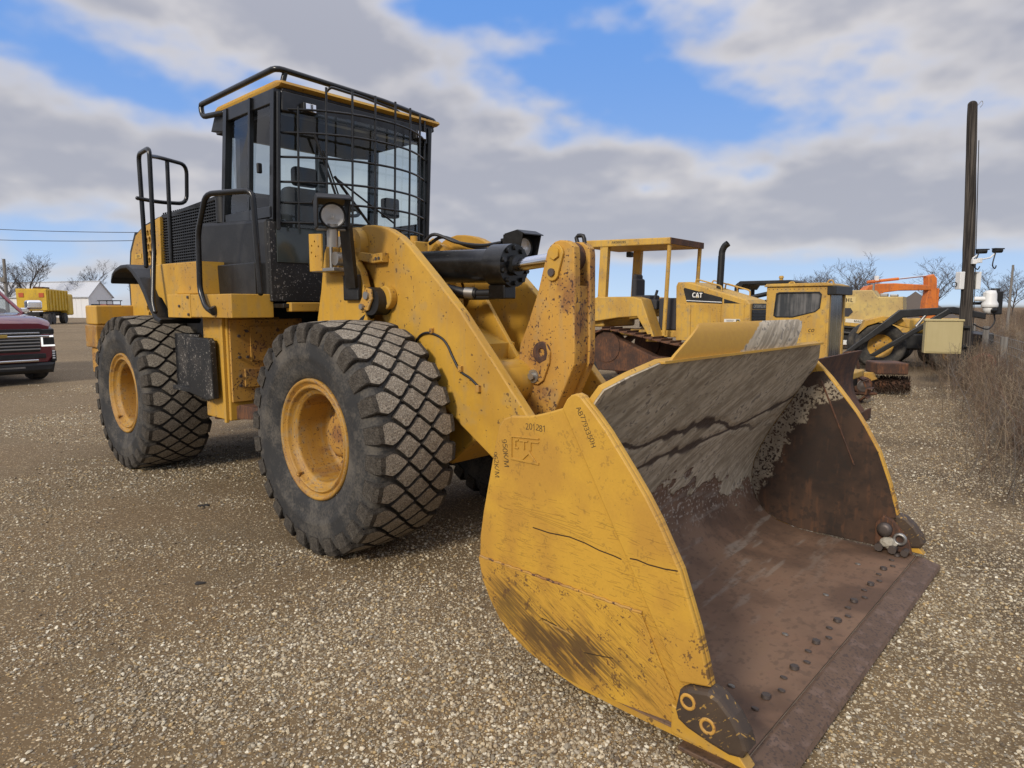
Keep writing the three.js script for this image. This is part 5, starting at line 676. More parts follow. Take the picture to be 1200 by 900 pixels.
{ // orange excavator arm over the row
  const d = thing('excavator', 'orange excavator with its bent boom and stick raised over the row', 'excavator', [14.75, 0.1, -27.5], 0);
  M.orange = std({ map: T.oldYellow, color: col(1.2, 0.56, 0.5), roughness: 0.55 }); const D = (n, g, m = M.orange) => part(d, n, g, m);
  D('boom', ext([[-0.75, 1.7], [-0.62, 2.1], [-0.35, 2.38], [0.05, 2.48], [0.7, 2.50], [2.15, 2.42], [2.2, 2.22], [0.9, 2.20], [0.3, 2.12], [-0.05, 1.95], [-0.35, 1.65]], -0.22, 0.22, 0.03)); D('boom_ram', rod([-0.3, 2.55, 0], [0.95, 2.68, 0], 0.06)); D('ram_rod', rod([0.95, 2.68, 0], [2.05, 2.80, 0], 0.035), M.chrome); D('stick', ext([[2.10, 2.20], [2.05, 2.78], [2.28, 2.86], [2.42, 2.70], [2.52, 1.10], [2.25, 0.95], [2.0, 1.15], [2.02, 1.75]], -0.18, 0.18, 0.03)); D('stick_guard', box(2.52, 2.60, 1.0, 2.3, -0.1, 0.1, 0.02)); D('house', box(-3.6, -0.6, 0.95, 1.75, -1.2, 1.2, 0.1)); D('turntable', rod([-2.0, 0.7, 0], [-2.0, 0.96, 0], 0.8, 0.8, 24), M.black); D('boom_lamp', [box(0.0, 0.14, 2.60, 2.80, -0.06, 0.06, 0.02)], M.white); for (const s of [1, -1]) D('crawler', ext([[-3.6, 0.35], [-3.4, 0.02], [-0.6, 0.02], [-0.4, 0.35], [-0.6, 0.72], [-3.4, 0.72]], s > 0 ? 0.7 : -1.25, s > 0 ? 1.25 : -0.7, 0.05), M.rust); D('bucket', ext([[2.1, 0.95], [2.5, 1.0], [2.75, 0.5], [2.5, 0.1], [2.0, 0.05], [2.1, 0.4]], -0.5, 0.5, 0.03), M.rust);
}

// ------------------------------------------------------------------ pole, box and cameras by the fence
{
  const d = thing('wooden_pole', 'tall dark wooden pole carrying cameras and boxes beside the dry weeds', 'pole', [9.52, 0, -14.06]);
  const g = new THREE.CylinderGeometry(0.085, 0.13, 5.95, 20, 24), p = g.attributes.position; for (let i = 0; i < p.count; i++) { const y = p.getY(i) + 2.97, a = Math.atan2(p.getZ(i), p.getX(i)), f = 1 + (vn(a * 2 + 20, y * 3 + 5) - 0.5) * 0.10; p.setXYZ(i, p.getX(i) * f + 0.03 * Math.sin(y * 0.7) - 0.034 * y, (y - 0.02) * 0.965, p.getZ(i) * f); } g.computeVertexNormals(); part(d, 'shaft', g, M.wood);
  part(d, 'top_cap', [move(new THREE.SphereGeometry(0.085, 16, 8, 0, 6.3, 0, 1.57).scale(1, 0.9, 1), -0.228, 5.71, 0)], M.wood); part(d, 'top_wire', tube([[-0.15, 5.69, 0.05], [-0.08, 5.77, 0.05], [-0.06, 5.71, 0.06], [-0.12, 5.64, 0.08]], 0.006), M.steel); part(d, 'side_cable', tube([[0.11, 0.3, 0.08], [0.07, 1.5, 0.09], [0.01, 3, 0.08], [-0.09, 5.0, 0.07]], 0.008), M.hose);
  const box1 = thing('junction_box', 'tan metal cabinet bolted to the left side of the dark pole', 'cabinet', [8.96, 0.70, -13.90], 24);
  M.tan = std({ map: tex(256, 256, (u, v) => { const n = fbm(u * 5, v * 5, 5, 5), s = fbm(u * 30, v * 3, 4, 30, 3); return mix3([0.40, 0.33, 0.155], [0.47, 0.39, 0.20], n * 0.7 + s * 0.3); }, 0.9), roughness: 0.6 });
  part(box1, 'cabinet_body', box(-0.36, 0.30, 0.0, 0.70, -0.16, 0.14, 0.012), M.tan); part(box1, 'cabinet_lid', box(-0.38, 0.32, 0.665, 0.705, -0.18, 0.165, 0.008), M.tan); part(box1, 'cabinet_door', box(-0.33, 0.27, 0.03, 0.655, 0.1405, 0.152, 0.006), M.tan); part(box1, 'mounting_bracket', [box(0.26, 0.48, 0.52, 0.57, -0.34, -0.161, 0.005), box(0.26, 0.48, 0.12, 0.17, -0.34, -0.161, 0.005)], M.black);
  const mk = (n, lab, pos, yaw, cat = 'camera') => thing(n, lab, cat, pos, yaw);
  for (const [n, lab, pos, yaw] of [['bullet_camera', 'small black and white bullet camera strapped to the pole itself', [9.60, 2.78, -13.9], 10], ['bullet_camera', 'black bullet camera at the end of a bracket reaching out from the pole', [9.96, 2.80, -13.95], -10]]) { const c = mk(n, lab, pos, yaw); part(c, 'housing', [rod([-0.09, 0, 0], [0.09, 0.01, 0], 0.045, 0.05), box(-0.10, 0.13, 0.03, 0.055, -0.05, 0.05, 0.01)], M.black); part(c, 'lens', rod([0.09, 0.01, 0], [0.095, 0.01, 0], 0.04, 0.04), M.steel); part(c, 'mount_arm', [rod([-0.05, -0.05, 0], [-0.16, -0.14, 0], 0.015), rod([-0.16, -0.14, 0], [pos[0] > 9.9 ? -0.42 : -0.10, -0.19, 0], 0.014)], M.white); part(c, 'mount_box', box(pos[0] > 9.9 ? -0.46 : -0.17, pos[0] > 9.9 ? -0.38 : -0.08, -0.25, -0.15, -0.05, 0.05, 0.01), M.white); part(c, 'cable', tube([[-0.06, -0.03, 0.02], [-0.12, -0.28, 0.03], [-0.06, -0.36, 0.03], [-0.02, -0.30, 0.02]], 0.012), M.hose); }
  const dm = mk('dome_camera', 'white dome camera with dark eye hanging off the pole', [9.82, 1.62, -13.85], 0); part(dm, 'arm', [rod([-0.26, 0.20, -0.1], [-0.08, 0.20, 0], 0.05), box(-0.12, -0.06, 0.06, 0.34, -0.06, 0.06, 0.02)], M.white); part(dm, 'body', lathe([[0.0, 0.38], [0.09, 0.37], [0.115, 0.30], [0.12, 0.16], [0.15, 0.10], [0.15, 0.04], [0.12, 0.02], [0.0, 0.02]], 28).rotateX(-Math.PI / 2).translate(0, 0, 0), M.white); part(dm, 'eye', [move(new THREE.SphereGeometry(0.115, 24, 16), 0, 0.0, 0)], M.white); part(dm, 'lens_window', [lathe([[0.0, 0.02], [0.06, 0.02], [0.065, -0.02], [0, -0.02]], 20).translate(0.02, -0.03, 0.105)], M.blackGloss);
  const sp = mk('horn_box', 'black box unit mounted on the pole behind the white dome camera', [10.02, 1.50, -14.0], 0, 'box'); part(sp, 'case', box(-0.11, 0.11, 0.0, 0.48, -0.10, 0.10, 0.02), M.black); part(sp, 'top_knob', [rod([0, 0.48, 0], [0, 0.54, 0], 0.09, 0.08)], M.black); part(sp, 'bracket', box(-0.50, -0.11, 0.20, 0.26, -0.04, 0.02, 0.005), M.black); part(sp, 'loop_cable', tube([[0.0, 0.0, 0.03], [0.0, -0.15, 0.05], [-0.12, -0.30, 0.06], [-0.32, -0.26, 0.08], [-0.46, -0.20, 0.10]], 0.014, 30), M.hose);
  const wb = mk('antenna_box', 'small white boxes on both sides of the pole above the dome camera', [9.48, 2.02, -14.06], 0, 'box'); part(wb, 'case', box(-0.22, -0.12, 0.0, 0.36, -0.08, 0.08, 0.012), M.white); part(wb, 'case', box(0.12, 0.22, 0.0, 0.36, -0.08, 0.08, 0.012), M.white); part(wb, 'back_strap', box(-0.13, 0.13, 0.15, 0.19, -0.15, -0.12, 0.005), M.steel); part(wb, 'eye_ring', (() => { const t = new THREE.TorusGeometry(0.05, 0.01, 8, 20); t.translate(-0.28, 0.10, 0); return t; })(), M.black);
}
// fence: posts one by one, the wire as one thing
const fpost = [];
for (let i = 0; i < 9; i++) { const z = -11.0 - i * 2.6, x = fenceX(z), h = rr(1.05, 1.25), m = top('fence_post', [(() => { const g = new THREE.CylinderGeometry(0.07, 0.08, h, 10, 3); const p = g.attributes.position; for (let k = 0; k < p.count; k++) p.setXYZ(k, p.getX(k) * rr(0.95, 1.05) + p.getY(k) * 0.03 * Math.sin(i * 3), p.getY(k), p.getZ(k)); g.computeVertexNormals(); return g; })()], M.greyWood, 'weathered grey wooden post of the wire fence in dry weeds', 'fence post', 'posts of the wire fence'); m.position.set(x, h / 2 - 0.03, z); fpost.push([x, z]); }
{ const w = []; const a = [fenceX(-8), -8], b = [fenceX(-36), -36]; for (let k = 0; k < 7; k++) { const y = 0.12 + k * 0.15; for (let s = 0; s < 10; s++) { const t0 = s / 10, t1 = (s + 1) / 10; w.push(rod([mix(a[0], b[0], t0) + 0.08, y + rr(-0.01, 0.01), mix(a[1], b[1], t0)], [mix(a[0], b[0], t1) + 0.08, y, mix(a[1], b[1], t1)], 0.004, 0.004, 5)); } } for (let k = 0; k < 150; k++) { const t = k / 150; w.push(rod([mix(a[0], b[0], t) + 0.08, 0.1, mix(a[1], b[1], t)], [mix(a[0], b[0], t) + 0.08, 1.04, mix(a[1], b[1], t)], 0.003, 0.003, 4)); } top('wire_fence', w, M.steel, 'thin wire mesh strung along the weathered fence posts', 'fence'); }
{ // reddish coil hung on the fence
  const d = thing('cable_coil', 'coil of faded red cable hanging by the fence post in the weeds', 'cable', [9.75, 0.02, -13.8], 60); for (let i = 0; i < 7; i++) { const t = new THREE.TorusGeometry(0.17 + 0.012 * (i % 3), 0.011, 8, 30); t.scale(1, 1.35, 1); t.rotateY(rr(-0.12, 0.12)); t.translate((i - 3) * 0.03, 0.40 + rr(-0.02, 0.02), (i - 3) * 0.012); part(d, 'cable_turn', t, std({ color: col(0.30, 0.12, 0.09), roughness: 0.8 })); } part(d, 'stake', rod([0, 0, -0.1], [0, 0.62, -0.1], 0.02), M.greyWood); }
// ------------------------------------------------------------------ dry weeds and litter
{
  const blade = (() => { const N = 4, pos = []; const at = (t) => [0.28 * t * t, t, 0]; const W = (t) => 0.0034 * (1 - t * 0.7); for (let i = 0; i < N; i++) { const t0 = i / N, t1 = (i + 1) / N, a = at(t0), b = at(t1), ring = (p, w) => [0, 1, 2].map((k) => [p[0] + w * Math.cos(k * 2.094), p[1], w * Math.sin(k * 2.094)]); const A = ring(a, W(t0)), Bq = ring(b, W(t1)); for (let k = 0; k < 3; k++) { const l = (k + 1) % 3; pos.push(...A[k], ...Bq[k], ...A[l], ...A[l], ...Bq[k], ...Bq[l]); } } const g = new THREE.BufferGeometry(); g.setAttribute('position', new THREE.Float32BufferAttribute(pos, 3)); g.computeVertexNormals(); return g; })();
  const twig = (() => { const w = [rod([0, 0, 0], [0.02, 0.5, 0], 0.004, 0.003, 4), rod([0.02, 0.5, 0], [-0.01, 1.0, 0.02], 0.003, 0.0015, 4)]; for (let i = 0; i < 11; i++) { const y = 0.25 + i * 0.065, a = i * 2.4, l = 0.25 * (1.15 - y); w.push(rod([0.012, y, 0], [0.012 + Math.cos(a) * l, y + l * 0.9, Math.sin(a) * l], 0.0022, 0.0012, 3)); w.push(rod([0.012 + Math.cos(a) * l * 0.6, y + l * 0.54, Math.sin(a) * l * 0.6], [0.012 + Math.cos(a + 0.9) * l * 1.0, y + l * 1.1, Math.sin(a + 0.9) * l * 1.0], 0.0016, 0.001, 3)); } const g = mergeGeometries(w.map(clean)); g.deleteAttribute('uv'); return g; })();
  const dry = [[0.17, 0.12, 0.075], [0.23, 0.165, 0.105], [0.10, 0.07, 0.048], [0.13, 0.075, 0.05], [0.30, 0.235, 0.155], [0.16, 0.14, 0.12]];
  const field = (n, geo, lab, name, gen) => { const im = new THREE.InstancedMesh(geo, std({ color: 0xffffff, roughness: 1, side: THREE.DoubleSide }), n), o = new THREE.Object3D(), c = new THREE.Color(); for (let i = 0; i < n; i++) { const [x, z, h, lean] = gen(); o.position.set(x, groundY(x, z) - 0.01, z); o.rotation.set(rr(-lean, lean), rnd() * 6.28, rr(-lean, lean)); o.scale.set(h * rr(0.8, 1.4), h, h * rr(0.8, 1.4)); o.updateMatrix(); im.setMatrixAt(i, o.matrix); const p = dry[rnd() * 6 | 0], f = rr(0.7, 1.3); im.setColorAt(i, c.setRGB(p[0] * f, p[1] * f, p[2] * f)); } im.name = name; im.castShadow = im.receiveShadow = true; tag(im, lab, 'weeds', null, 'stuff'); scene.add(im); };
  const clump = () => { for (;;) { const z = -5.5 - Math.pow(rnd(), 1.3) * 26, x = fenceX(z) + rr(-0.9, 2.4) + (rnd() < 0.15 ? rr(-0.8, 0) : 0); if (fbm(x * 1.4 + 20, z * 1.4 + 60, 3) > rr(0.28, 0.55)) return [x, z]; } };
  field(22000, blade, 'tall dry brown grass growing along the wire fence', 'dry_grass', () => { const [x, z] = clump(); return [x, z, rr(0.22, 0.8), 0.6]; });
  field(8500, twig, 'leafless brown weed stalks with thin side twigs by the fence', 'weed_stalks', () => { const [x, z] = clump(); return [x + 0.1, z, rr(0.35, 1.05), 0.42]; });
  field(26000, blade, 'flattened dry grass and litter at the edge of the gravel', 'grass_litter', () => { const z = -4.5 - Math.pow(rnd(), 1.2) * 18, x = fenceX(z) - 2.6 * Math.pow(rnd(), 1.5) + 0.3 + 0.5 * (fbm(z * 2 + 40, 7, 3) - 0.5); return [x, z, rr(0.05, 0.24), 1.45]; });
  field(26000, twig, 'brown winter weeds covering the field beyond the fence', 'field_weeds', () => { const z = -12 - Math.pow(rnd(), 1.5) * 110, x = fenceX(Math.max(z, -60)) + rr(2, 10) + rnd() * 70 * Math.min(1, -z / 60); return [x, z, rr(0.6, 1.4), 0.15]; });
}
// ------------------------------------------------------------------ red car at the left
{
  const s = thing('parked_suv', 'dark red sport utility vehicle with chrome grille bars and lit headlights', 'car', [-10.72, 0, -13.95], 36); s.scale.setScalar(1.12);
  const paint = new THREE.MeshPhysicalMaterial({ color: col(0.13, 0.010, 0.020), roughness: 0.35, metalness: 0.25, clearcoat: 1, clearcoatRoughness: 0.04 }); const S = (n, g, m = paint) => part(s, n, g, m);
  // sections: x, half width, sill y, shoulder y, top y, top half width
  const loft = (sec) => { const ring = (q) => { const [x, w, y0, y1, y2, tw] = q, R = [[0, y0], [w * 0.9, y0], [w, y0 + 0.10], [w * 1.0, (y0 + y1) / 2], [w * 0.985, y1 - 0.06], [w * 0.95, y1], [tw, (y1 + y2 * 2) / 3], [tw * 0.8, y2], [0, y2 + 0.012]]; return R.map(([z, y]) => [x, y, z]); }; const A = sec.map(ring), pos = []; const tri = (a, b, c) => pos.push(...a, ...b, ...c); const N = A[0].length; for (let i = 0; i < A.length - 1; i++) for (let k = 0; k < N - 1; k++) for (const m of [1, -1]) { const f = (p) => [p[0], p[1], p[2] * m], a = f(A[i][k]), b = f(A[i][k + 1]), c = f(A[i + 1][k + 1]), d = f(A[i + 1][k]); if (m > 0) { tri(a, c, b); tri(a, d, c); } else { tri(a, b, c); tri(a, c, d); } } for (const [i, fl] of [[0, 1], [A.length - 1, -1]]) for (const m of [1, -1]) for (let k = 1; k < N - 1; k++) { const f = (p) => [p[0], p[1], p[2] * m], a = f(A[i][0]), b = f(A[i][k]), c = f(A[i][k + 1]); m * fl > 0 ? tri(a, b, c) : tri(a, c, b); } const g = new THREE.BufferGeometry(); g.setAttribute('position', new THREE.Float32BufferAttribute(pos, 3)); g.deleteAttribute('normal'); const mg = mergeVertices(g, 1e-4); mg.computeVertexNormals(); return toCreasedNormals(mg, 0.6); };
  S('body', loft([[0.02, 0.86, 0.42, 0.98, 1.16, 0.84], [-0.08, 0.96, 0.36, 1.04, 1.22, 0.90], [-0.25, 1.01, 0.33, 1.10, 1.27, 0.92], [-0.6, 1.03, 0.34, 1.15, 1.31, 0.93], [-1.25, 1.03, 0.36, 1.20, 1.36, 0.94], [-1.6, 1.03, 0.36, 1.23, 1.37, 0.95], [-4.9, 1.03, 0.36, 1.24, 1.34, 0.98], [-5.3, 0.97, 0.42, 1.20, 1.30, 0.92]]));
  S('roof', loft([[-2.20, 0.72, 1.80, 1.84, 1.90, 0.66], [-2.6, 0.76, 1.84, 1.88, 1.94, 0.70], [-4.6, 0.74, 1.84, 1.88, 1.93, 0.66], [-4.95, 0.70, 1.80, 1.84, 1.88, 0.62]]));
  pane2(s, 'windscreen', [-1.45, 1.36, 0.86], [-1.45, 1.36, -0.86], [-2.25, 1.84, -0.68], [-2.25, 1.84, 0.68], M.tint); for (const m of [1, -1]) { pane2(s, 'side_glass', [-1.6, 1.34, 0.96 * m], [-4.9, 1.34, 0.94 * m], [-4.8, 1.84, 0.72 * m], [-2.3, 1.84, 0.74 * m], M.tint); S('pillar', rod([-1.42, 1.34, 0.90 * m], [-2.25, 1.86, 0.71 * m], 0.035)); S('mirror', [box(-1.72, -1.50, 1.42, 1.62, m > 0 ? 1.02 : -1.30, m > 0 ? 1.30 : -1.02, 0.05), box(-1.66, -1.58, 1.36, 1.46, m > 0 ? 0.92 : -1.08, m > 0 ? 1.08 : -0.92, 0.02)], M.mirror); }
  S('cabin', [box(-4.6, -1.9, 0.8, 1.45, -0.8, 0.8, 0.1), box(-2.9, -2.7, 1.4, 1.75, 0.2, 0.65, 0.05), box(-2.9, -2.7, 1.4, 1.75, -0.65, -0.2, 0.05)], M.interior);
  const dark = M.black; S('grille', ext([[-0.66, 0.62], [-0.70, 1.06], [0.70, 1.06], [0.66, 0.62]], 0, 0.05, 0.01).rotateY(Math.PI / 2).translate(0.0, 0, 0), dark); for (let i = 0; i < 6; i++) S('grille_bar', box(0.05, 0.072, 0.66 + i * 0.062, 0.685 + i * 0.062, -0.66, 0.66, 0.005), i > 3 ? M.chrome : M.steel); S('chrome_bar', box(0.052, 0.09, 0.895, 0.935, -0.82, 0.82, 0.012), M.chrome); S('badge', [box(0.088, 0.10, 0.90, 0.96, -0.13, 0.13, 0.01)], std({ color: col(0.55, 0.38, 0.10), roughness: 0.3, metalness: 0.8 }));
  const glow = std({ color: col(0.9, 0.9, 0.88), emissive: col(1, 1, 0.94), emissiveIntensity: 0.75, roughness: 0.3 });
  for (const m of [1, -1]) { const y = (v) => v * m; const b = (x0, x1, y0, y1, a, c, r) => box(x0, x1, y0, y1, m > 0 ? a : -c, m > 0 ? c : -a, r); S('headlamp', b(-0.10, 0.03, 0.945, 1.06, 0.68, 0.93, 0.03), M.blackGloss); S('running_light', [b(0.025, 0.05, 0.895, 0.925, 0.70, 0.90, 0.008), b(0.035, 0.058, 0.74, 0.90, 0.685, 0.715, 0.008), b(0.015, 0.045, 0.715, 0.745, 0.69, 0.92, 0.008)], glow); S('lamp_recess', b(-0.06, 0.025, 0.745, 0.89, 0.715, 0.92, 0.015), dark); S('side_vent', b(-0.02, 0.02, 0.42, 0.62, 0.86, 0.94, 0.01), dark); for (let i = 0; i < 4; i++) S('vent_lamp', b(0.018, 0.026, 0.47 + i * 0.045, 0.495 + i * 0.045, 0.87, 0.915, 0.003), M.white);
    const w = new THREE.Group(); w.name = 'wheel'; w.position.set(-0.98, 0.40, m * 0.90); s.add(w); part(w, 'tyre', lathe([[0.26, -0.13], [0.37, -0.14], [0.40, -0.10], [0.40, 0.10], [0.37, 0.14], [0.26, 0.13], [0.26, -0.13]], 40), M.rubber); part(w, 'rim', lathe([[0.26, 0.12 * m], [0.22, 0.09 * m], [0.06, 0.10 * m], [0, 0.11 * m]], 30), M.steel); const w2 = w.clone(); w2.position.x = -4.05; s.add(w2); }
  S('bumper', ext([[-0.88, 0.20], [-0.93, 0.42], [0.93, 0.42], [0.88, 0.20]], 0, 0.22, 0.07).rotateY(Math.PI / 2).translate(-0.17, 0, 0), dark); S('bumper_trim', [box(0.03, 0.075, 0.43, 0.475, -0.62, 0.62, 0.015)], M.chrome); S('lower_opening', box(0.0, 0.055, 0.49, 0.58, -0.75, 0.75, 0.01), dark); S('fog_trim', [box(0.0, 0.05, 0.30, 0.35, -0.4, 0.4, 0.01)], M.steel);
}
// ------------------------------------------------------------------ far yard: shed, tipper body, tractor, trees, lines
{
  const b = thing('shed', 'long low white shed with pale metal roof beyond the yard', 'shed', [-61.0, 0, -100], 0); M.metalRoof = std({ color: col(0.50, 0.52, 0.55), roughness: 0.45 }); M.siding = std({ color: col(0.70, 0.70, 0.70), roughness: 0.7 });
  const H = 3.1, RH = 5.3, W = 3.9, L = 22; const prof = [[-W / 2, 0], [-W / 2, H], [0, RH], [W / 2, H], [W / 2, 0]]; const g = ext(prof, -L, 0, 0); g.rotateY(Math.PI / 2); // gable faces +x
  part(b, 'wall', g, M.siding); for (const s of [1, -1]) { const r = new THREE.BoxGeometry(L + 0.4, 0.06, Math.hypot(W / 2 + 0.3, (RH - H) * (W / 2 + 0.3) / (W / 2))); r.rotateX(s * Math.atan2(RH - H, W / 2)); r.translate(-L / 2, (RH + H) / 2 - 0.03 + 0.0, s * (W / 4 + 0.05)); part(b, 'roof_sheet', r, M.metalRoof); } part(b, 'ridge_cap', box(-L - 0.2, 0.2, RH + 0.02, RH + 0.08, -0.12, 0.12, 0.02), M.metalRoof); for (let i = 0; i < 5; i++) part(b, 'siding_rib', box(0.001, 0.03, 0, 3.0, -1.7 + i * 0.8, -1.66 + i * 0.8, 0.005), M.siding); part(b, 'gutter', box(-L, 0.1, H - 0.12, H - 0.02, W / 2 + 0.16, W / 2 + 0.26, 0.02), M.metalRoof); part(b, 'door', box(0.005, 0.06, 0, 2.0, -0.2, 1.6, 0.01), M.interior); for (let i = 0; i < 20; i++) part(b, 'siding_rib', box(-L + 0.5 + i * 1.05, -L + 0.56 + i * 1.05, 0, H - 0.05, W / 2 + 0.001, W / 2 + 0.03, 0.005), M.siding);
  b.rotation.y = -0.35; b.scale.setScalar(1.0);
}
{
  const t = thing('tipper_trailer', 'yellow tipper body on a truck chassis in front of the white shed', 'trailer', [-44.9, 0, -64.6], 74); M.tipper = std({ map: paintTex([0.68, 0.44, 0.03], 0.5, 0.1, 0.5, 256, 2), roughness: 0.5 }); const D = (n, g, m = M.tipper) => part(t, n, g, m);
  D('tipper_body', ext([[-2.6, 1.25], [-2.7, 3.2], [2.7, 3.3], [2.6, 1.25]], -1.25, 1.25, 0.05)); for (let i = 0; i < 7; i++) D('rib', box(-2.4 + i * 0.78, -2.3 + i * 0.78, 1.3, 3.15, -1.34, -1.26, 0.01)); D('tail_gate', [box(2.68, 2.76, 1.3, 3.2, -1.2, 1.2, 0.02)]); D('gate_lamp', [box(2.77, 2.8, 2.5, 2.9, 0.6, 1.0, 0.02), box(2.77, 2.8, 2.5, 2.9, -1.0, -0.6, 0.02)], std({ color: col(0.5, 0.1, 0.03), roughness: 0.6 })); D('chassis', box(-3.4, 2.6, 0.75, 1.15, -0.5, 0.5, 0.04), M.black); for (const x of [-1.9, 1.2, 2.2]) for (const s of [1, -1]) D('wheel', rod([x, 0.52, s * 0.75], [x, 0.52, s * 1.2], 0.52, 0.52, 24), M.rubber); D('cab', [box(-4.4, -2.9, 0.8, 2.9, -1.15, 1.15, 0.15)]); D('load_frame', [box(-0.6, 1.2, 3.3, 3.5, -0.4, 0.4, 0.05)], M.rust);
}
{ const t = thing('old_tractor', 'small red and yellow tractor with dark canopy before the shed', 'tractor', [-46.2, 0, -76], 30); part(t, 'hood', box(-0.9, 0.9, 0.7, 1.5, -0.5, 0.5, 0.1), M.yellow); part(t, 'cab', box(0.9, 2.3, 0.6, 1.9, -0.8, 0.8, 0.1), std({ color: col(0.22, 0.05, 0.03), roughness: 0.6 })); part(t, 'canopy', box(0.6, 2.4, 2.25, 2.35, -0.9, 0.9, 0.02), M.black); for (const x of [0.75, 2.25]) for (const z of [-0.75, 0.75]) part(t, 'canopy_post', rod([x, 1.4, z], [x, 2.26, z], 0.04), M.black); for (const [x, r] of [[-0.7, 0.4], [1.7, 0.65]]) for (const s of [1, -1]) part(t, 'wheel', rod([x, r, s * 0.6], [x, r, s * 0.95], r, r, 20), M.rubber); }
function Frusta() { const pos = [], ax = new THREE.Vector3(), u = new THREE.Vector3(), w = new THREE.Vector3(); return { add(a, b, r0, r1, n) { ax.subVectors(b, a).normalize(); u.set(Math.abs(ax.y) > 0.9 ? 1 : 0, Math.abs(ax.y) > 0.9 ? 0 : 1, 0).cross(ax).normalize(); w.crossVectors(ax, u); const P = (o, r, k) => { const t = k / n * 6.283185, c = Math.cos(t) * r, s = Math.sin(t) * r; return [o.x + u.x * c + w.x * s, o.y + u.y * c + w.y * s, o.z + u.z * c + w.z * s]; }; for (let k = 0; k < n; k++) { const p = P(a, r0, k), q = P(a, r0, k + 1), s = P(b, r1, k + 1), t = P(b, r1, k); pos.push(...p, ...q, ...s, ...p, ...s, ...t); } }, geo() { const g = new THREE.BufferGeometry(); g.setAttribute('position', new THREE.Float32BufferAttribute(pos, 3)); g.computeVertexNormals(); return g; } }; }
function tree(x, z, h, label, group, sd, spread = 1) {
  const keep = seed; seed = sd; const t = thing('bare_tree', label, 'tree', [x, 0, z], 0, group), limbs = Frusta(), twigs = Frusta(), minR = h * 0.0012;
  const grow = (p, dir, len, r, lv) => { const n = lv < 2 ? 4 : 3; let a = p.clone(), d = dir.clone(); for (let i = 0; i < n; i++) { d.add(new THREE.Vector3(rr(-1, 1), rr(-0.5, 0.7), rr(-1, 1)).multiplyScalar(0.13 + 0.05 * lv)).normalize(); const b = a.clone().addScaledVector(d, len / n), r1 = Math.max(r * (1 - 0.3 * (i + 1) / n), minR); (lv < 2 ? limbs : twigs).add(a, b, Math.max(r * (1 - 0.3 * i / n), minR), r1, lv < 2 ? 7 : 3); a = b;
      if (lv < 4 && i > 0) { const k = lv === 0 ? 3 : lv < 2 ? 2 : lv < 3 ? 2 : 2; for (let q = 0; q < k; q++) { const s = new THREE.Vector3(rr(-1, 1), 0, rr(-1, 1)).normalize(); const nd = d.clone().multiplyScalar(rr(0.6, 1)).addScaledVector(s, rr(0.5, 0.95) * spread).add(new THREE.Vector3(0, 0.25, 0)).normalize(); grow(a.clone(), nd, len * rr(0.45, 0.66), r1 * 0.58, lv + 1); } } } };
  grow(new THREE.Vector3(0, 0, 0), new THREE.Vector3(0, 1, 0), h * 0.5, h * 0.014, 0); const bm = M.bark ??= std({ color: col(0.075, 0.06, 0.05), roughness: 1 }); part(t, 'trunk', limbs.geo(), bm); part(t, 'crown', twigs.geo(), bm); seed = keep; return t;
}
const LT = 'trees behind the white shed';
tree(-70, -98, 9.8, 'bare tree with wide fanned crown behind the tipper body', LT, 11, 1.1); tree(-78, -104, 9.0, 'bare tree standing left of the fanned tree behind the red car', LT, 12); tree(-63.5, -102, 8.6, 'bare tree rising over the middle of the shed roof', LT, 13); tree(-62, -114, 9.6, 'bare tree with loose crown behind the shed gable', LT, 14, 1.2); tree(-71, -130, 9.5, 'bare tree far behind the shed ridge', LT, 15);
const RT = 'trees along the field on the horizon';
tree(33, -64, 6.2, 'bare tree right beside the dark pole on the horizon', RT, 21, 1.2); tree(40.5, -64, 6.0, 'bare tree beyond the fence on the horizon', RT, 22, 1.3); tree(44.5, -62, 5.2, 'low bare tree at the end of the far tree row', RT, 23, 1.3); tree(29, -62, 5.4, 'bare tree seen under the orange boom', RT, 24, 1.2); tree(25.5, -58, 5.0, 'small bare tree between boom and stick of the excavator', RT, 25, 1.2); tree(28.5, -55, 5.0, 'bare tree behind the orange boom bend', RT, 26, 1.1); tree(25.0, -52, 3.9, 'bare tree over the yellow trencher', RT, 27, 1.2); tree(52, -70, 5.5, 'bare tree past the thin far pole', RT, 28, 1.3);
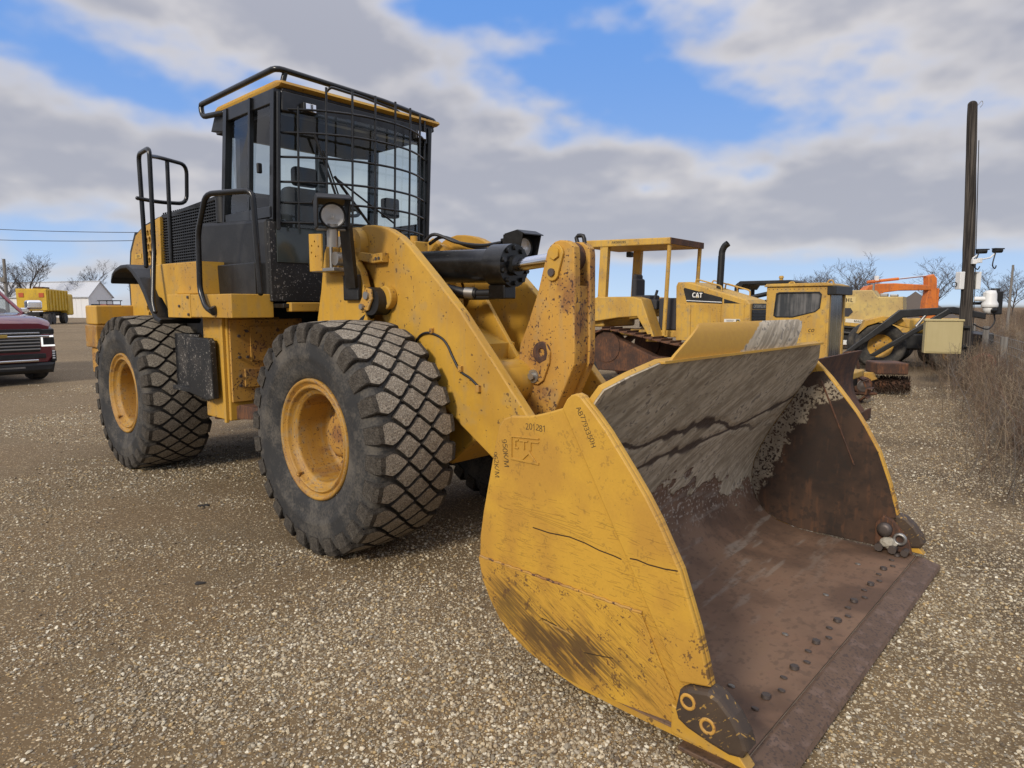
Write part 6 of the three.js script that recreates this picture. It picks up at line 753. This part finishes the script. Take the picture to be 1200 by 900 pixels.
{ const m = top('dirt_pile', (() => { const g = new THREE.ConeGeometry(3.8, 2.6, 40, 12), p = g.attributes.position; for (let i = 0; i < p.count; i++) { const f = 1 + (fbm(p.getX(i) + 20, p.getZ(i) + p.getY(i) + 20, 4) - 0.5) * 0.5; p.setXYZ(i, p.getX(i) * f, p.getY(i) * (0.9 + 0.2 * f) + 1.15, p.getZ(i) * f); } g.computeVertexNormals(); return g; })(), std({ color: col(0.10, 0.08, 0.065), roughness: 1 }), 'dark brown heap of dirt behind the orange stick', 'dirt pile'); m.position.set(24.5, 0, -41); }
{ const p = top('utility_pole', [rod([0, 0, 0], [0.05, 6.6, 0], 0.19, 0.14, 12), box(-0.25, 0.25, 4.2, 4.7, 0.14, 0.4, 0.04)], M.greyWood, 'short grey utility pole stub behind the red car', 'pole'); p.position.set(-53.2, 0, -71); const q = top('utility_pole', [rod([0, 0, 0], [0.05, 4.4, 0], 0.09, 0.07, 10)], M.greyWood, 'thin distant pole standing in the field beyond the fence', 'pole'); q.position.set(33.2, 0, -45); const r = top('utility_pole', [rod([0, 0, 0], [0, 7.0, 0], 0.14, 0.11, 10), box(-0.9, 0.9, 6.6, 6.75, -0.06, 0.06, 0.02)], M.greyWood, 'line pole far behind the loader cab carrying the wires', 'pole'); r.position.set(-14.5, 0, -45); const u = top('utility_pole', [rod([0, 0, 0], [0, 9.4, 0], 0.16, 0.12, 10), box(-0.9, 0.9, 8.9, 9.05, -0.06, 0.06, 0.02)], M.greyWood, 'tall line pole beyond the red car holding the wires', 'pole'); u.position.set(-58, 0, -50);
  for (const [o, y0, y1, sag, lab] of [[0.7, 9.05, 6.75, 0.9, 'upper thin power line sagging across the sky at left'], [-0.7, 8.2, 6.4, 1.0, 'lower thin power line sagging across the sky at left']]) { const pts = []; for (let i = 0; i <= 20; i++) { const t = i / 20; pts.push([mix(-58 + o * 0.1, -14.5 + o, t), mix(y0, y1, t) - sag * 4 * t * (1 - t), mix(-50, -45, t)]); } top('power_line', tube(pts, 0.022, 60, 5), M.hose, lab, 'power line', 'power lines'); } }

renderer.render(scene, camera);
